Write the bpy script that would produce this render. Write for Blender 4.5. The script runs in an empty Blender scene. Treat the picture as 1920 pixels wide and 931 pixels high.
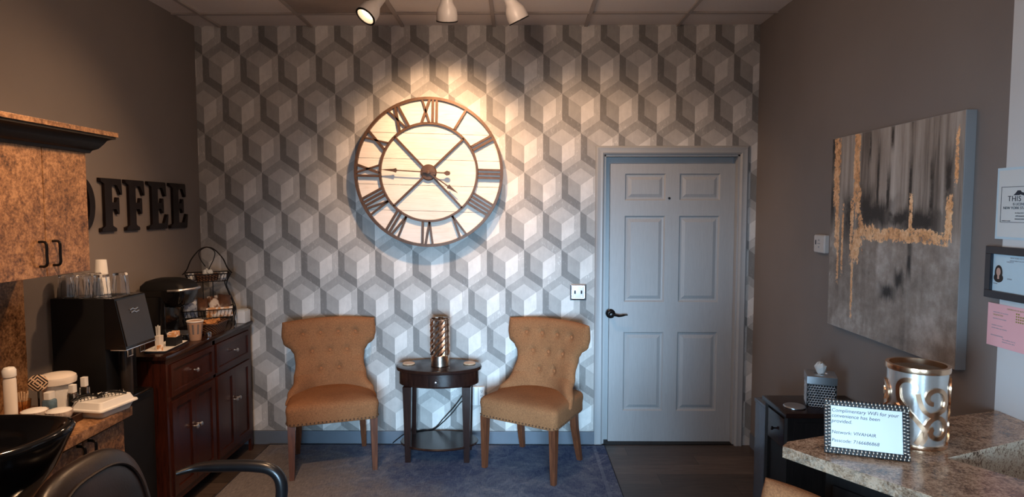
import bpy, bmesh, math, random
from mathutils import Vector, Matrix
random.seed(7)
C = bpy.context.scene.collection
sc = bpy.context.scene
PI = math.pi
R = math.radians

# ------------------------------------------------------------------ camera
cam = bpy.data.objects.new('camera', bpy.data.cameras.new('camera'))
C.objects.link(cam)
cam.location = (0, 0, 1.70)
cam.rotation_euler = (PI/2 - math.atan(73/1162), 0, math.atan(10/1162))
cam.data.sensor_width = 36
cam.data.lens = 36*1162/1920
cam.data.clip_start = 0.05
sc.camera = cam

# ------------------------------------------------------------------ light
sc.view_settings.view_transform = 'Standard'
sc.view_settings.look = 'None'
sc.view_settings.exposure = 0.0
sc.view_settings.gamma = 1
sc.view_settings.use_curve_mapping = False
w = bpy.data.worlds.new('world'); sc.world = w; w.use_nodes = True
w.node_tree.nodes['Background'].inputs[0].default_value = (0.55, 0.72, 0.95, 1)
w.node_tree.nodes['Background'].inputs[1].default_value = 0.5

def area(name, loc, rot, sx, sy, power, col, spread=PI):
    l = bpy.data.lights.new(name, 'AREA'); l.shape = 'RECTANGLE'; l.size = sx; l.size_y = sy
    l.energy = power; l.color = col; l.spread = spread
    o = bpy.data.objects.new(name, l); o.location = loc; o.rotation_euler = rot; C.objects.link(o); return o
def spot(name, loc, target, power, col, angle, blend, r=0.03):
    l = bpy.data.lights.new(name, 'SPOT'); l.energy = power; l.color = col
    l.spot_size = R(angle); l.spot_blend = blend; l.shadow_soft_size = r
    o = bpy.data.objects.new(name, l); o.location = loc
    o.rotation_euler = (Vector(target)-Vector(loc)).to_track_quat('-Z', 'Y').to_euler()
    C.objects.link(o); return o
WARM = (1.0, 0.60, 0.33)
DAY = (0.46, 0.73, 1.0)
# daylight in the two shop windows of the front wall
def aimed(o, tgt): o.rotation_euler = (Vector(tgt)-o.location).to_track_quat('-Z', 'Y').to_euler()
aimed(area('daylight_centre', (0.15, -1.15, 0.95), (0, 0, 0), 1.2, 1.2, 32, DAY, R(42)), (-0.02, 4.4, 0.32))
aimed(area('daylight_left', (-1.35, -1.15, 1.15), (0, 0, 0), 1.0, 1.3, 13, DAY, R(46)), (1.68, 1.65, 1.0))
# warm downlight over the wash station
spot('wash_station_light', (-0.95, 1.75, 2.90), (-1.85, 2.6, 0.75), 175, WARM, 80, .9, .06)
# added unseen warm fills: one for the room, one brightening ceiling like track spill
for nm_, lc_, pw_, rd_ in (('room_fill_light', (-0.5, 0.55, 2.35), 24, .16), ('ceiling_fill_light', (-.10, 2.85, 2.74), 11, .10)):
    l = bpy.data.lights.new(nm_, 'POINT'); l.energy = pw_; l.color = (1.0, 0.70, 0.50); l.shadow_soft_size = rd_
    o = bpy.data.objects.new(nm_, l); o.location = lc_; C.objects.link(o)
HEADS = [((-0.843, 3.50, 2.765), (-2.00, 2.55, 1.20), 58, 100),
         ((-0.390, 3.50, 2.740), (-0.55, 4.40, 2.0), 125, 82),
         ((0.010, 3.50, 2.740), (0.60, 4.40, 1.60), 50, 95)]

# ------------------------------------------------------------------ node helper
class X:
    def __init__(s, nt, v): s.nt = nt; s.v = v
    def _m(s, op, *a, clamp=False):
        n = s.nt.nodes.new('ShaderNodeMath'); n.operation = op; n.use_clamp = clamp
        for i, q in enumerate((s,)+a):
            q = q.v if isinstance(q, X) else q
            if isinstance(q, (int, float)): n.inputs[i].default_value = q
            else: s.nt.links.new(q, n.inputs[i])
        return X(s.nt, n.outputs[0])
    def __add__(s, o): return s._m('ADD', o)
    __radd__ = __add__
    def __mul__(s, o): return s._m('MULTIPLY', o)
    __rmul__ = __mul__
    def __sub__(s, o): return s._m('SUBTRACT', o)
    def __rsub__(s, o): return (s*-1)+o
    def __truediv__(s, o): return s._m('DIVIDE', o)
    def abs(s): return s._m('ABSOLUTE')
    def floor(s): return s._m('FLOOR')
    def fract(s): return s._m('FRACT')
    def sq(s): return s._m('MULTIPLY', s)
    def sqrt(s): return s._m('SQRT')
    def max(s, o): return s._m('MAXIMUM', o)
    def min(s, o): return s._m('MINIMUM', o)
    def gt(s, o): return s._m('GREATER_THAN', o)
    def lt(s, o): return s._m('LESS_THAN', o)
    def clamp(s): return s._m('ADD', 0.0, clamp=True)
    def step(s, a, b):      # 0 below a, 1 above b (smooth)
        n = s.nt.nodes.new('ShaderNodeMapRange'); n.interpolation_type = 'SMOOTHSTEP'
        s.nt.links.new(s.v, n.inputs['Value']); n.inputs['From Min'].default_value = a; n.inputs['From Max'].default_value = b
        return X(s.nt, n.outputs[0])

class M:
    """a procedural material with short hands for its nodes"""
    def __init__(s, name, col=(.5, .5, .5), rough=.6, metal=0.0, spec=.5):
        s.m = bpy.data.materials.new(name); s.m.use_nodes = True; s.nt = s.m.node_tree
        s.b = s.nt.nodes['Principled BSDF']
        s.b.inputs['Base Color'].default_value = (*col, 1); s.b.inputs['Roughness'].default_value = rough
        s.b.inputs['Metallic'].default_value = metal; s.b.inputs['Specular IOR Level'].default_value = spec
        s.co = None
    def xyz(s, gen=False):
        if s.co is None:
            s.tc = s.nt.nodes.new('ShaderNodeTexCoord')
            s.sp = s.nt.nodes.new('ShaderNodeSeparateXYZ'); s.nt.links.new(s.tc.outputs['Object'], s.sp.inputs[0])
            s.co = [X(s.nt, s.sp.outputs[i]) for i in range(3)]
        return s.co
    def noise(s, scale, detail=3, rough=.55, sc3=(1, 1, 1), dist=0, off=(0, 0, 0)):
        s.xyz()
        mp = s.nt.nodes.new('ShaderNodeMapping'); mp.inputs['Scale'].default_value = sc3; mp.inputs['Location'].default_value = off
        s.nt.links.new(s.tc.outputs['Object'], mp.inputs[0])
        n = s.nt.nodes.new('ShaderNodeTexNoise'); n.inputs['Scale'].default_value = scale
        n.inputs['Detail'].default_value = detail; n.inputs['Roughness'].default_value = rough; n.inputs['Distortion'].default_value = dist
        s.nt.links.new(mp.outputs[0], n.inputs['Vector'])
        return X(s.nt, n.outputs[0])
    def voro(s, scale, feature='F1', sc3=(1, 1, 1)):
        s.xyz()
        mp = s.nt.nodes.new('ShaderNodeMapping'); mp.inputs['Scale'].default_value = sc3
        s.nt.links.new(s.tc.outputs['Object'], mp.inputs[0])
        n = s.nt.nodes.new('ShaderNodeTexVoronoi'); n.feature = feature; n.inputs['Scale'].default_value = scale
        s.nt.links.new(mp.outputs[0], n.inputs['Vector'])
        return X(s.nt, n.outputs[0])
    def ramp(s, x, stops):
        n = s.nt.nodes.new('ShaderNodeValToRGB'); e = n.color_ramp.elements
        for i, (p, c) in enumerate(stops):
            if i >= 2: e.new(p)
            e[i].position = p; e[i].color = (*c, 1)
        s.nt.links.new(x.v, n.inputs[0]); return n.outputs[0]
    def mix(s, f, a, b, mode='MIX'):
        n = s.nt.nodes.new('ShaderNodeMix'); n.data_type = 'RGBA'; n.blend_type = mode
        for k, q in ((0, f), (6, a), (7, b)):
            if isinstance(q, X): q = q.v
            if isinstance(q, tuple): n.inputs[k].default_value = (*q, 1)
            elif isinstance(q, (int, float)): n.inputs[k].default_value = q
            else: s.nt.links.new(q, n.inputs[k])
        return n.outputs[2]
    def grey(s, x):
        n = s.nt.nodes.new('ShaderNodeCombineColor')
        for i in range(3): s.nt.links.new(x.v, n.inputs[i])
        return n.outputs[0]
    def col(s, sock): s.nt.links.new(sock, s.b.inputs['Base Color']); return s
    def set(s, k, x):
        if isinstance(x, X): s.nt.links.new(x.v, s.b.inputs[k])
        else: s.b.inputs[k].default_value = x
        return s
    def bump(s, x, dist=.002, strength=.5):
        n = s.nt.nodes.new('ShaderNodeBump'); n.inputs['Distance'].default_value = dist; n.inputs['Strength'].default_value = strength
        s.nt.links.new(x.v, n.inputs['Height']); s.nt.links.new(n.outputs[0], s.b.inputs['Normal']); return s

# ------------------------------------------------------------------ materials
def plain(name, col, rough=.5, metal=0, var=.12, scale=14, bump=0, spec=.5):
    m = M(name, col, rough, metal, spec); n = m.noise(scale, 4)
    m.col(m.ramp(n, [(.3, tuple(c*(1-var) for c in col)), (.7, tuple(min(1, c*(1+var)) for c in col))]))
    if bump: m.bump(n, bump)
    return m.m
wall_paint = M('wall_paint', rough=.75)
_n = wall_paint.noise(2.0, 3); _f = wall_paint.noise(180, 2)
wall_paint.col(wall_paint.ramp(_n, [(.3, (.195, .166, .152)), (.7, (.218, .186, .170))])).bump(_f, .001, .25)
wall_paint = wall_paint.m
white_paint = plain('white_paint', (.62, .64, .65), .5, var=.04, scale=3)
front_paint = plain('front_wall_paint', (.25, .23, .22), .8, var=.05)

def wallpaper_material():
    m = M('cube_wallpaper', rough=.55)
    x, y, z = m.xyz()
    W = 0.2655; RH = 0.2735; x0 = -2.2085; z0 = 2.7815       # a corner where three hexagons meet
    px = (x - (x0)) / W
    py = (z - (z0 - RH*0.3333)) / RH * 0.8660254
    def cell(ox, oy):
        a = (px + ox + 0.5); b = (py + oy + 0.8660254)
        ca = a.fract() - 0.5
        cb = (b / 1.7320508).fract()*1.7320508 - 0.8660254
        return ca, cb
    # px=0 is on a vertical joint, so hexagon centres sit half a width away
    a1, b1 = cell(0.5, 0.0); a2, b2 = cell(0.0, 0.8660254)
    d1 = a1.sq()+b1.sq(); d2 = a2.sq()+b2.sq()
    s = d1.lt(d2); ns = 1 - s
    hx = a1*s + a2*ns; hy = b1*s + b2*ns
    ax = hx.abs()
    hd = ax.max(ax*0.5 + hy.abs()*0.8660254)
    inner = hd.lt(0.5*0.66)
    top = hy.gt(ax*0.57735); left = hx.lt(0.0)
    nt_ = 1 - top; nl = 1 - left
    def pick(t, l, r): return top*t + nt_*(left*l + nl*r)
    vi = pick(.50, .37, .70); vo = pick(.36, .205, .50)
    v = inner*vi + (1-inner)*vo
    n1 = m.noise(9, 6, .65); n2 = m.noise(26, 4, .6, (2.2, 1, .7)); n3 = m.noise(3.1, 2)
    v = v*(0.62 + n1*.5 + n2*.26)
    # worn metallic flecks in the darker bands
    fl = m.noise(34, 5, .7, (2.4, 1, 1)).gt(.60)*(1-inner)*(n3*1.6-.3).clamp()
    v = v*(1 + fl*.45)
    # fine line along every edge of the print
    e1 = (hd - .33).abs().lt(.005)
    v = v*(1 + e1*.10)
    m.col(m.mix(1.0, m.grey(v), (1.0, .955, .905), 'MULTIPLY'))
    m.set('Roughness', .62 - fl*.2)
    m.bump(n1, .0015, .2)
    return m.m
wallpaper = wallpaper_material()

def granite(name, cols, scale=60, rough=.3, big=7):
    m = M(name, rough=rough)
    a = m.noise(scale, 5, .7); b = m.noise(scale*.37, 4, .6, off=(3, 1, 2)); c = m.noise(big, 3)
    v = (a*.5 + b*.35 + c*.25)
    if 'brown' in name or 'edge' in name:
        cell = m.voro(big*16)
        v = v + (cell-.45)*.16
    m.col(m.ramp(v, cols))
    return m.m
cork = granite('copper_granite_laminate', [(.42, (.030, .013, .006)), (.49, (.13, .060, .026)), (.55, (.22, .108, .048)), (.64, (.40, .22, .11))], 85, .38)
stone = granite('brown_granite_laminate', [(.42, (.04, .024, .016)), (.48, (.16, .095, .06)), (.545, (.31, .185, .11)), (.63, (.58, .40, .27))], 95, .2, 14)
edge_stone = granite('speckled_granite_edge', [(.43, (.03, .018, .012)), (.48, (.34, .20, .12)), (.54, (.72, .54, .38)), (.62, (.90, .78, .62))], 130, .35, 12)

def wood(name, c0, c1, rough=.3, sc3=(14, 14, 1.2), scale=5):
    m = M(name, rough=rough); n = m.noise(scale, 5, .6, sc3, .6)
    m.col(m.ramp(n, [(.3, c0), (.7, c1)])); return m.m
cherry = wood('dark_cherry_wood', (.018, .0055, .004), (.068, .016, .009), .26)
polished_top = wood('polished_dark_top', (.014, .006, .005), (.032, .012, .009), .13)
espresso = wood('espresso_wood', (.012, .005, .004), (.028, .011, .008), .22)
leg_wood = wood('walnut_leg_wood', (.07, .022, .010), (.17, .055, .022), .35)
black_wood = wood('black_wood', (.006, .005, .005), (.014, .011, .010), .5); black_wood.node_tree.nodes['Principled BSDF'].inputs['Specular IOR Level'].default_value = .25
tray_wood = wood('dark_tray_wood', (.02, .010, .007), (.05, .022, .014), .4)
coaster_wood = wood('coaster_wood', (.42, .27, .16), (.68, .48, .32), .5, (3, 3, 3), 20)

def plank_floor():
    m = M('dark_plank_floor', rough=.42); x, y, z = m.xyz()
    row = (y/.15); ri = row.floor(); fy = row.fract()
    xs = (x/1.2 + (ri*.37).fract()); xi = xs.floor(); fx = xs.fract()
    tone = ((xi*12.9898+ri*78.233)._m('SINE')*43758.5).fract()
    g = m.noise(3, 6, .65, (1.5, 16, 1), .8)
    gap = (fy.lt(.018)).max(fx.lt(.003))
    v = (g*.75 + tone*.25)
    c = m.ramp(v, [(.25, (.030, .022, .018)), (.55, (.075, .053, .042)), (.8, (.13, .095, .075))])
    m.col(m.mix(gap, c, (.012, .009, .008))); m.bump(g, .001, .3); return m.m
floor_mat = plank_floor()

def ceiling_mat():
    m = M('ceiling_tile', rough=.85); n = m.noise(90, 4, .7); b = m.noise(1.2, 2)
    m.col(m.ramp(n*.7+b*.3, [(.3, (.74, .68, .64)), (.7, (.82, .76, .71))])); m.bump(n, .002, .3); return m.m
ceil_tile = ceiling_mat()
ceil_grid = plain('ceiling_grid_metal', (.42, .37, .34), .5, var=.05)
dark_tile = plain('darker_ceiling_tile', (.34, .285, .25), .8, var=.12, scale=5)  # one ceiling panel in a darker tone

def fabric(name, c, rough=.95):
    m = M(name, rough=rough, spec=.2)
    a = m.noise(260, 2, .6, (1, 1, .35)); b = m.noise(260, 2, .6, (.35, 1, 1)); g = m.noise(5, 3)
    v = a*.4+b*.4+g*.2
    m.col(m.ramp(v, [(.36, tuple(q*.66 for q in c)), (.64, tuple(min(1, q*1.3) for q in c))])); m.bump(a+b, .0012, .5)
    return m.m
tan_fabric = fabric('tan_linen', (.275, .117, .049))
button_fabric = fabric('tan_linen_button', (.32, .125, .05))

def rug_mat():
    m = M('distressed_blue_rug', rough=.95, spec=.15); x, y, z = m.xyz()
    fib = m.noise(30, 4, .7, (14, .9, 1)); fib2 = m.noise(30, 4, .7, (.9, 14, 1), off=(5, 2, 0))
    med = m.noise(4.5, 6, .72, dist=1.6); big = m.noise(1.6, 3, .6, off=(4, 4, 0))
    cu = m.noise(2.6, 2, .5, dist=3.0, off=(1, 7, 0))
    line = (cu-.5).abs().lt(.012)
    edge = ((x-.0).abs()-1.13).abs().lt(.012)
    v = fib*.28+fib2*.28+med*.34+big*.22
    c = m.ramp(v, [(.40, (.016, .026, .068)), (.50, (.050, .070, .145)), (.59, (.13, .155, .22)), (.70, (.32, .32, .34))])
    c = m.mix((line*.35+edge*.4).clamp(), c, (.20, .23, .30))
    # the worn beige third of the carpet
    worn = (m.noise(3.5, 5, .7, off=(2, 9, 0))*1.1 - x*.55 - .25 - (y*.55)).step(.12, .70)
    c = m.mix(worn*.8, c, m.ramp(fib*.6+fib2*.4, [(.35, (.10, .082, .075)), (.65, (.33, .29, .26))]))
    m.col(c); m.bump(fib+fib2, .003, .6); return m.m
rug_m = rug_mat()
rug_edge = plain('rug_binding', (.015, .018, .03), .9)

door_paint = M('grey_door_paint', rough=.42)
_g = door_paint.noise(7, 5, .6, (9, 9, .7), 2.0)
door_paint.col(door_paint.ramp(_g, [(.3, (.335, .345, .355)), (.7, (.375, .385, .395))])).bump(_g, .0012, .35)
door_paint = door_paint.m
trim_paint = plain('grey_trim_paint', (.36, .37, .38), .4, var=.04, scale=4)
base_paint = plain('slate_baseboard', (.115, .135, .165), .55, var=.08, scale=5)
bronze = plain('oil_rubbed_bronze', (.012, .010, .010), .3, .6)
black_gloss = plain('black_gloss_plastic', (.006, .006, .007), .12, var=.05)
basin_black = plain('black_basin_enamel', (.004, .004, .005), .09, var=.05)
black_satin = plain('black_satin_resin', (.008, .008, .009), .3)
black_matt = plain('black_matt_plastic', (.007, .007, .008), .5, spec=.25)
smoke = plain('smoky_panel_plastic', (.026, .021, .019), .28, var=.3, scale=3)
leather = M('brown_black_leather', rough=.38)
_l = leather.noise(140, 3); _k = leather.noise(6, 4)
leather.col(leather.ramp(_k, [(.3, (.008, .005, .0045)), (.7, (.019, .011, .009))])).bump(_l, .001, .3)
leather = leather.m
chrome = plain('chrome', (.75, .77, .80), .18, 1, var=.05)
satin = plain('satin_silver', (.62, .63, .65), .32, 1, var=.06)
bead_m = plain('antique_silver_beads', (.50, .44, .38), .3, .9, var=.1)
white_enamel = plain('white_lamp_enamel', (.56, .52, .49), .35, var=.04)
white_plastic = plain('white_plastic', (.78, .78, .77), .35, var=.03)
cream_plastic = plain('cream_plastic', (.74, .68, .62), .4, var=.03)
paper = plain('white_paper', (.66, .69, .69), .7, var=.03, scale=5)
pink_paper = plain('pink_paper', (.84, .46, .49), .7, var=.03, scale=5)
ink = plain('grey_ink', (.04, .045, .06), .8, spec=.1)
faint_ink = plain('faint_ink', (.30, .30, .33), .7)
gold_ink = plain('olive_gold_ink', (.30, .24, .05), .6)
photo_hair = plain('dark_hair_print', (.02, .015, .015), .5)
photo_skin = plain('skin_print', (.55, .36, .29), .5)
photo_back = plain('pale_blue_print', (.50, .66, .75), .4, var=.04)
frame_navy = plain('navy_black_frame', (.010, .012, .020), .3)
iron = plain('bronze_clock_iron', (.10, .052, .030), .45, .35, var=.25, scale=30)
wire = plain('black_wire', (.012, .009, .008), .4, .5)
gold_band = plain('brushed_copper_gold', (.78, .50, .32), .24, 1, var=.12, scale=30)
box_liner = plain('bin_grey_metal', (.12, .13, .16), .22, .4, var=.08, scale=3)
cracker = plain('orange_cracker', (.55, .24, .08), .8, var=.4, scale=60, bump=.002)
kraft = plain('kraft_paper_cup', (.50, .30, .19), .6, var=.08)
choc = plain('brown_packet_print', (.10, .045, .025), .4, var=.3, scale=20)
blue_gel = plain('blue_gel_plastic', (.10, .17, .23), .2, var=.3, scale=40)
letter_iron = plain('dark_letter_metal', (.020, .012, .010), .3, .5, var=.3)
bulb_m = M('lamp_glow'); bulb_m.b.inputs['Emission Color'].default_value = (1, .72, .45, 1); bulb_m.b.inputs['Emission Strength'].default_value = 6
bulb_m = bulb_m.m

def glassy(name, col=(1, 1, 1), rough=.02, ior=1.45):
    m = M(name, col, rough); m.b.inputs['Transmission Weight'].default_value = 1; m.b.inputs['IOR'].default_value = ior
    return m.m
glass = glassy('clear_glass'); amber = glassy('amber_glass', (.95, .62, .35), .05); clear_bottle = glassy('clear_bottle', (.9, .93, .95), .08)
frosted = plain('pearl_mirror_glass', (.70, .665, .62), .27, .8, var=.05, scale=8)

def mirror_diamond():
    m = M('mercury_glass', rough=.24, metal=1)
    n = m.noise(30, 4); m.col(m.ramp(n, [(.3, (.60, .42, .31)), (.7, (.92, .78, .66))])); return m.m
mercury = mirror_diamond()
def silver_honey():
    m = M('honeycomb_silver', rough=.3, metal=.4); n = m.noise(40, 3)
    m.col(m.ramp(n, [(.3, (.30, .36, .42)), (.7, (.6, .66, .72))])); return m.m
honey = silver_honey()
def plank_white():
    m = M('whitewashed_plank', rough=.6); g = m.noise(4, 6, .65, (1.2, 1, 18), 1.2); b = m.noise(2.5, 3)
    m.col(m.ramp(g*.6+b*.4, [(.33, (.64, .55, .46)), (.5, (.77, .71, .64)), (.7, (.84, .81, .76))])); return m.m
whitewash = plank_white()
def woven():
    m = M('wicker_weave', rough=.6); x, y, z = m.xyz()
    a = ((x+y)*260)._m('SINE'); b = (z*420)._m('SINE'); v = (a*b)*.5+.5
    m.col(m.ramp(v, [(.3, (.035, .014, .007)), (.8, (.17, .075, .035))])); m.bump(v, .003, .8); return m.m
wicker = woven()
def zigzag():
    m = M('black_gold_fret', rough=.3); x, y, z = m.xyz()
    u = x*.7071+z*.7071; v = z*.7071-x*.7071
    s = u.abs().max(v.abs()); k = (s*95).fract().lt(.48)
    bar = u.abs().lt(.003)
    m.col(m.mix(k.max(bar), (.015, .012, .012), (.72, .52, .36))); return m.m
fret = zigzag()
def marble_bowl():
    m = M('marbled_bowl', rough=.3); n = m.noise(9, 3, .5, (1, 1, .3), 2.5)
    m.col(m.ramp(n, [(.38, (.16, .12, .11)), (.5, (.52, .44, .40)), (.55, (.78, .70, .64)), (.62, (.40, .33, .31))])); return m.m
marbled = marble_bowl()
def striped_cup():
    m = M('striped_cup', rough=.5); x, y, z = m.xyz()
    ang = (x._m('ARCTAN2', y))*9; v = ang._m('SINE')
    st = v.gt(.35)*z.gt(.038)*z.lt(.098)
    m.col(m.mix(st, (.44, .26, .165), (.16, .13, .12))); return m.m
cup_m = striped_cup()
def blue_print(name, a, b, sc):
    m = M(name, rough=.5); n = m.noise(sc, 3, .6); m.col(m.ramp(n, [(.46, a), (.54, b)])); return m.m
blue_pack = blue_print('blue_floral_packet', (.16, .20, .30), (.62, .66, .70), 30)
brown_pack = blue_print('brown_white_packet', (.14, .06, .03), (.70, .62, .55), 13)
sugar_pack = blue_print('orange_white_packet', (.62, .30, .12), (.85, .76, .68), 25)

def painting_mat():
    m = M('abstract_canvas_paint', rough=.5); x, y, z = m.xyz()
    # on the canvas: u runs from the far (left) edge to the near (right) edge, v from bottom to top, in metres
    n1 = m.noise(6, 5, .65, (1, 5, .45)); n2 = m.noise(3, 5, .6, (1, 6, .22), off=(1, 1, 1)); n3 = m.noise(14, 5, .75)
    n4 = m.noise(2.2, 4, .6); n5 = m.noise(38, 4, .8)
    u = (y*-1) + (n3-.5)*.035; v = z + (n1-.5)*.12
    us = (y*-1) + (n3-.5)*.015
    base = m.ramp(n2*.65+n1*.35, [(.38, (.12, .098, .085)), (.47, (.28, .235, .20)), (.56, (.40, .35, .31)), (.68, (.52, .48, .44))])
    low = v.lt(.50)
    base = m.mix((v*-1+.50).step(-.03, .06)*.75, base, m.ramp(n4*.7+n3*.3, [(.40, (.13, .105, .09)), (.49, (.29, .245, .21)), (.58, (.54, .50, .47))]))
    def boxm(uc, vc, hu, hv, soft, uu=u, vv=v):
        a = ((uu-uc).abs()/hu); b = ((vv-vc).abs()/hv)
        return 1 - (a.max(b)).step(1-soft, 1+soft)
    def acc(l):
        r = l[0]
        for q in l[1:]: r = r.max(q)
        return r
    dark = acc([boxm(.015, .64, .03, .10, .9), boxm(.02, .90, .03, .10, .9), boxm(.40, .585, .13, .055, .8), boxm(.33, .60, .05, .09, .8), boxm(.72, .55, .13, .045, .8), boxm(.58,.56,.1,.03,.8),
                boxm(.655, .70, .010, .13, .8, us), boxm(.79, .66, .012, .12, .8, us), boxm(.50, .66, .012, .09, .8, us), boxm(.42, .70, .008, .14, .8, us),
                boxm(.665, .40, .013, .07, .8, us), boxm(.60, .30, .030, .035, .9), boxm(.52, .24, .05, .03, .9), boxm(.885, .72, .02, .09, .9, us),
                boxm(.18, .56, .05, .10, .9), boxm(.35, .90, .008, .06, .8, us), boxm(.52, .93, .01, .05, .8, us)])
    gold = acc([boxm(.055, .80, .030, .17, .5), boxm(.065, .55, .016, .14, .5), boxm(.085, .40, .010, .16, .6, us), boxm(.125, .45, .009, .17, .6, us),
                boxm(.24, .80, .026, .18, .35), boxm(.26, .63, .024, .06, .4), boxm(.21, .50, .016, .16, .5, us), boxm(.285, .48, .022, .08, .5),
                boxm(.25, .43, .035, .08, .5), boxm(.225, .26, .010, .17, .6, us), boxm(.60, .490, .275, .029, .45, us, z+(n3-.5)*.06), boxm(.34, .505, .06, .03, .5),
                boxm(.665, .58, .012, .08, .5, us), boxm(.895, .56, .020, .085, .4), boxm(.925, .80, .010, .10, .6, us)])
    dark = dark*(n3*1.9).clamp()
    gmask = (gold - (1-n5.step(.36, .56))*.66).step(.30, .46)
    c = m.mix((dark*1.1).clamp(), base, (.022, .019, .018))
    gcol = m.ramp(n5*.5+n3*.5, [(.35, (.30, .12, .045)), (.48, (.78, .40, .17)), (.62, (1.0, .70, .42))])
    c = m.mix(gmask, c, gcol)
    m.col(c); m.set('Metallic', gmask*.15); m.set('Roughness', .55-gmask*.2); m.bump(n3+n5*.6, .004, .5)
    return m.m
painting_m = painting_mat()
canvas_edge = plain('grey_canvas_edge', (.27, .275, .28), .6, var=.08, scale=4)

# ------------------------------------------------------------------ mesh helpers
def bm_new(): return bmesh.new()
def add_box(bm, x0, x1, y0, y1, z0, z1, bevel=0, seg=2, mat=None):
    vs = [bm.verts.new((x, y, z)) for x in (x0, x1) for y in (y0, y1) for z in (z0, z1)]
    fs = [bm.faces.new([vs[i] for i in q]) for q in ((0, 1, 3, 2), (4, 6, 7, 5), (0, 4, 5, 1), (2, 3, 7, 6), (0, 2, 6, 4), (1, 5, 7, 3))]
    if mat: bmesh.ops.transform(bm, matrix=mat, verts=vs)
    if bevel:
        es = list({e for f in fs for e in f.edges})
        bmesh.ops.bevel(bm, geom=es, offset=bevel, segments=seg, affect='EDGES', profile=.6)
    return vs
def add_loft(bm, loops, cap=True, closed=True):
    rows = [[bm.verts.new(p) for p in l] for l in loops]
    n = len(rows[0])
    for a, b in zip(rows, rows[1:]):
        for i in range(n if closed else n-1):
            j = (i+1) % n
            bm.faces.new((a[i], a[j], b[j], b[i]))
    if cap:
        bm.faces.new(rows[0][::-1]); bm.faces.new(rows[-1])
    return rows
def add_lathe(bm, prof, c=(0, 0, 0), seg=32, sx=1, sy=1, cap=True, mat=None):
    loops = []
    for r, z in prof:
        r = max(r, 1e-4)
        loops.append([Vector((c[0]+r*sx*math.cos(2*PI*i/seg), c[1]+r*sy*math.sin(2*PI*i/seg), c[2]+z)) for i in range(seg)])
    if mat: loops = [[mat @ p for p in l] for l in loops]
    return add_loft(bm, loops, cap)
def rrect(hx, hy, r, n=5, cx=0, cy=0):
    pts = []
    for sx, sy, a0 in ((1, 1, 0), (-1, 1, 90), (-1, -1, 180), (1, -1, 270)):
        for i in range(n+1):
            a = R(a0+90*i/n); pts.append((cx+sx*(hx-r)+r*math.cos(a), cy+sy*(hy-r)+r*math.sin(a)))
    return pts
def add_tube(bm, pts, r, seg=8, closed=False, flat=1.0):
    pts = [Vector(p) for p in pts]; n = len(pts)
    rad = r if isinstance(r, (list, tuple)) else [r]*n
    T = []
    for i in range(n):
        a = pts[(i-1) % n] if (closed or i > 0) else pts[i]; b = pts[(i+1) % n] if (closed or i < n-1) else pts[i]
        T.append((b-a).normalized())
    up = Vector((0, 0, 1)) if abs(T[0].z) < .9 else Vector((1, 0, 0))
    N = (up - T[0]*up.dot(T[0])).normalized(); loops = []
    for i in range(n):
        N = (N - T[i]*N.dot(T[i])).normalized(); B = T[i].cross(N)
        loops.append([pts[i] + (N*math.cos(2*PI*k/seg)*flat + B*math.sin(2*PI*k/seg))*rad[i] for k in range(seg)])
    if closed: loops.append(loops[0])
    add_loft(bm, loops, cap=not closed)
def add_prism(bm, poly, f0, f1):
    """poly of 2-D points; f0/f1 map a point to the two end positions"""
    add_loft(bm, [[Vector(f0(*p)) for p in poly], [Vector(f1(*p)) for p in poly]])
def smooth_pts(pts, n=6, closed=False):
    P = [Vector(p) for p in pts]; out = []; m = len(P)
    rng = range(m) if closed else range(m-1)
    for i in rng:
        p0 = P[(i-1) % m] if closed or i > 0 else P[i]; p1 = P[i]; p2 = P[(i+1) % m]
        p3 = P[(i+2) % m] if closed or i+2 < m else P[(i+1) % m]
        for k in range(n):
            t = k/n
            out.append(.5*((2*p1)+(p2-p0)*t+(2*p0-5*p1+4*p2-p3)*t*t+(3*p1-p0-3*p2+p3)*t**3))
    if not closed: out.append(P[-1])
    return out
def obj(name, bm, mat, parent=None, smooth=True, loc=None, rot=None, sharp=35):
    bmesh.ops.remove_doubles(bm, verts=bm.verts, dist=1e-6)
    bmesh.ops.recalc_face_normals(bm, faces=bm.faces)
    me = bpy.data.meshes.new(name); bm.to_mesh(me); bm.free()
    me.materials.append(mat)
    if smooth:
        for p in me.polygons: p.use_smooth = True
        me.set_sharp_from_angle(angle=R(sharp))
    o = bpy.data.objects.new(name, me); C.objects.link(o)
    if parent: o.parent = parent
    if loc: o.location = loc
    if rot: o.rotation_euler = rot
    return o
def tag(o, label, cat, group=None, kind=None):
    o['label'] = label; o['category'] = cat
    if group: o['group'] = group
    if kind: o['kind'] = kind
    return o
def thing(name, label, cat, loc=(0, 0, 0), rotz=0, group=None):
    o = bpy.data.objects.new(name, None); C.objects.link(o); o.empty_display_size = .1
    o.location = loc; o.rotation_euler = (0, 0, rotz)
    return tag(o, label, cat, group)
def struct(name, bm, m, parent=None, smooth=False):
    o = obj(name, bm, m, parent, smooth)
    if not parent: o['kind'] = 'structure'
    return o
def dup(root, loc=None, rotz=None, label=None, group=None):
    kids = [k for k in bpy.data.objects if k.parent == root]
    r = root.copy(); C.objects.link(r)
    if loc: r.location = loc
    if rotz is not None: r.rotation_euler = (0, 0, rotz)
    if label: r['label'] = label
    if group: r['group'] = group
    for ch in kids:
        c = ch.copy(); C.objects.link(c); c.parent = r
        for g in [k for k in bpy.data.objects if k.parent == ch]:
            d = g.copy(); C.objects.link(d); d.parent = c
    return r
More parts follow.
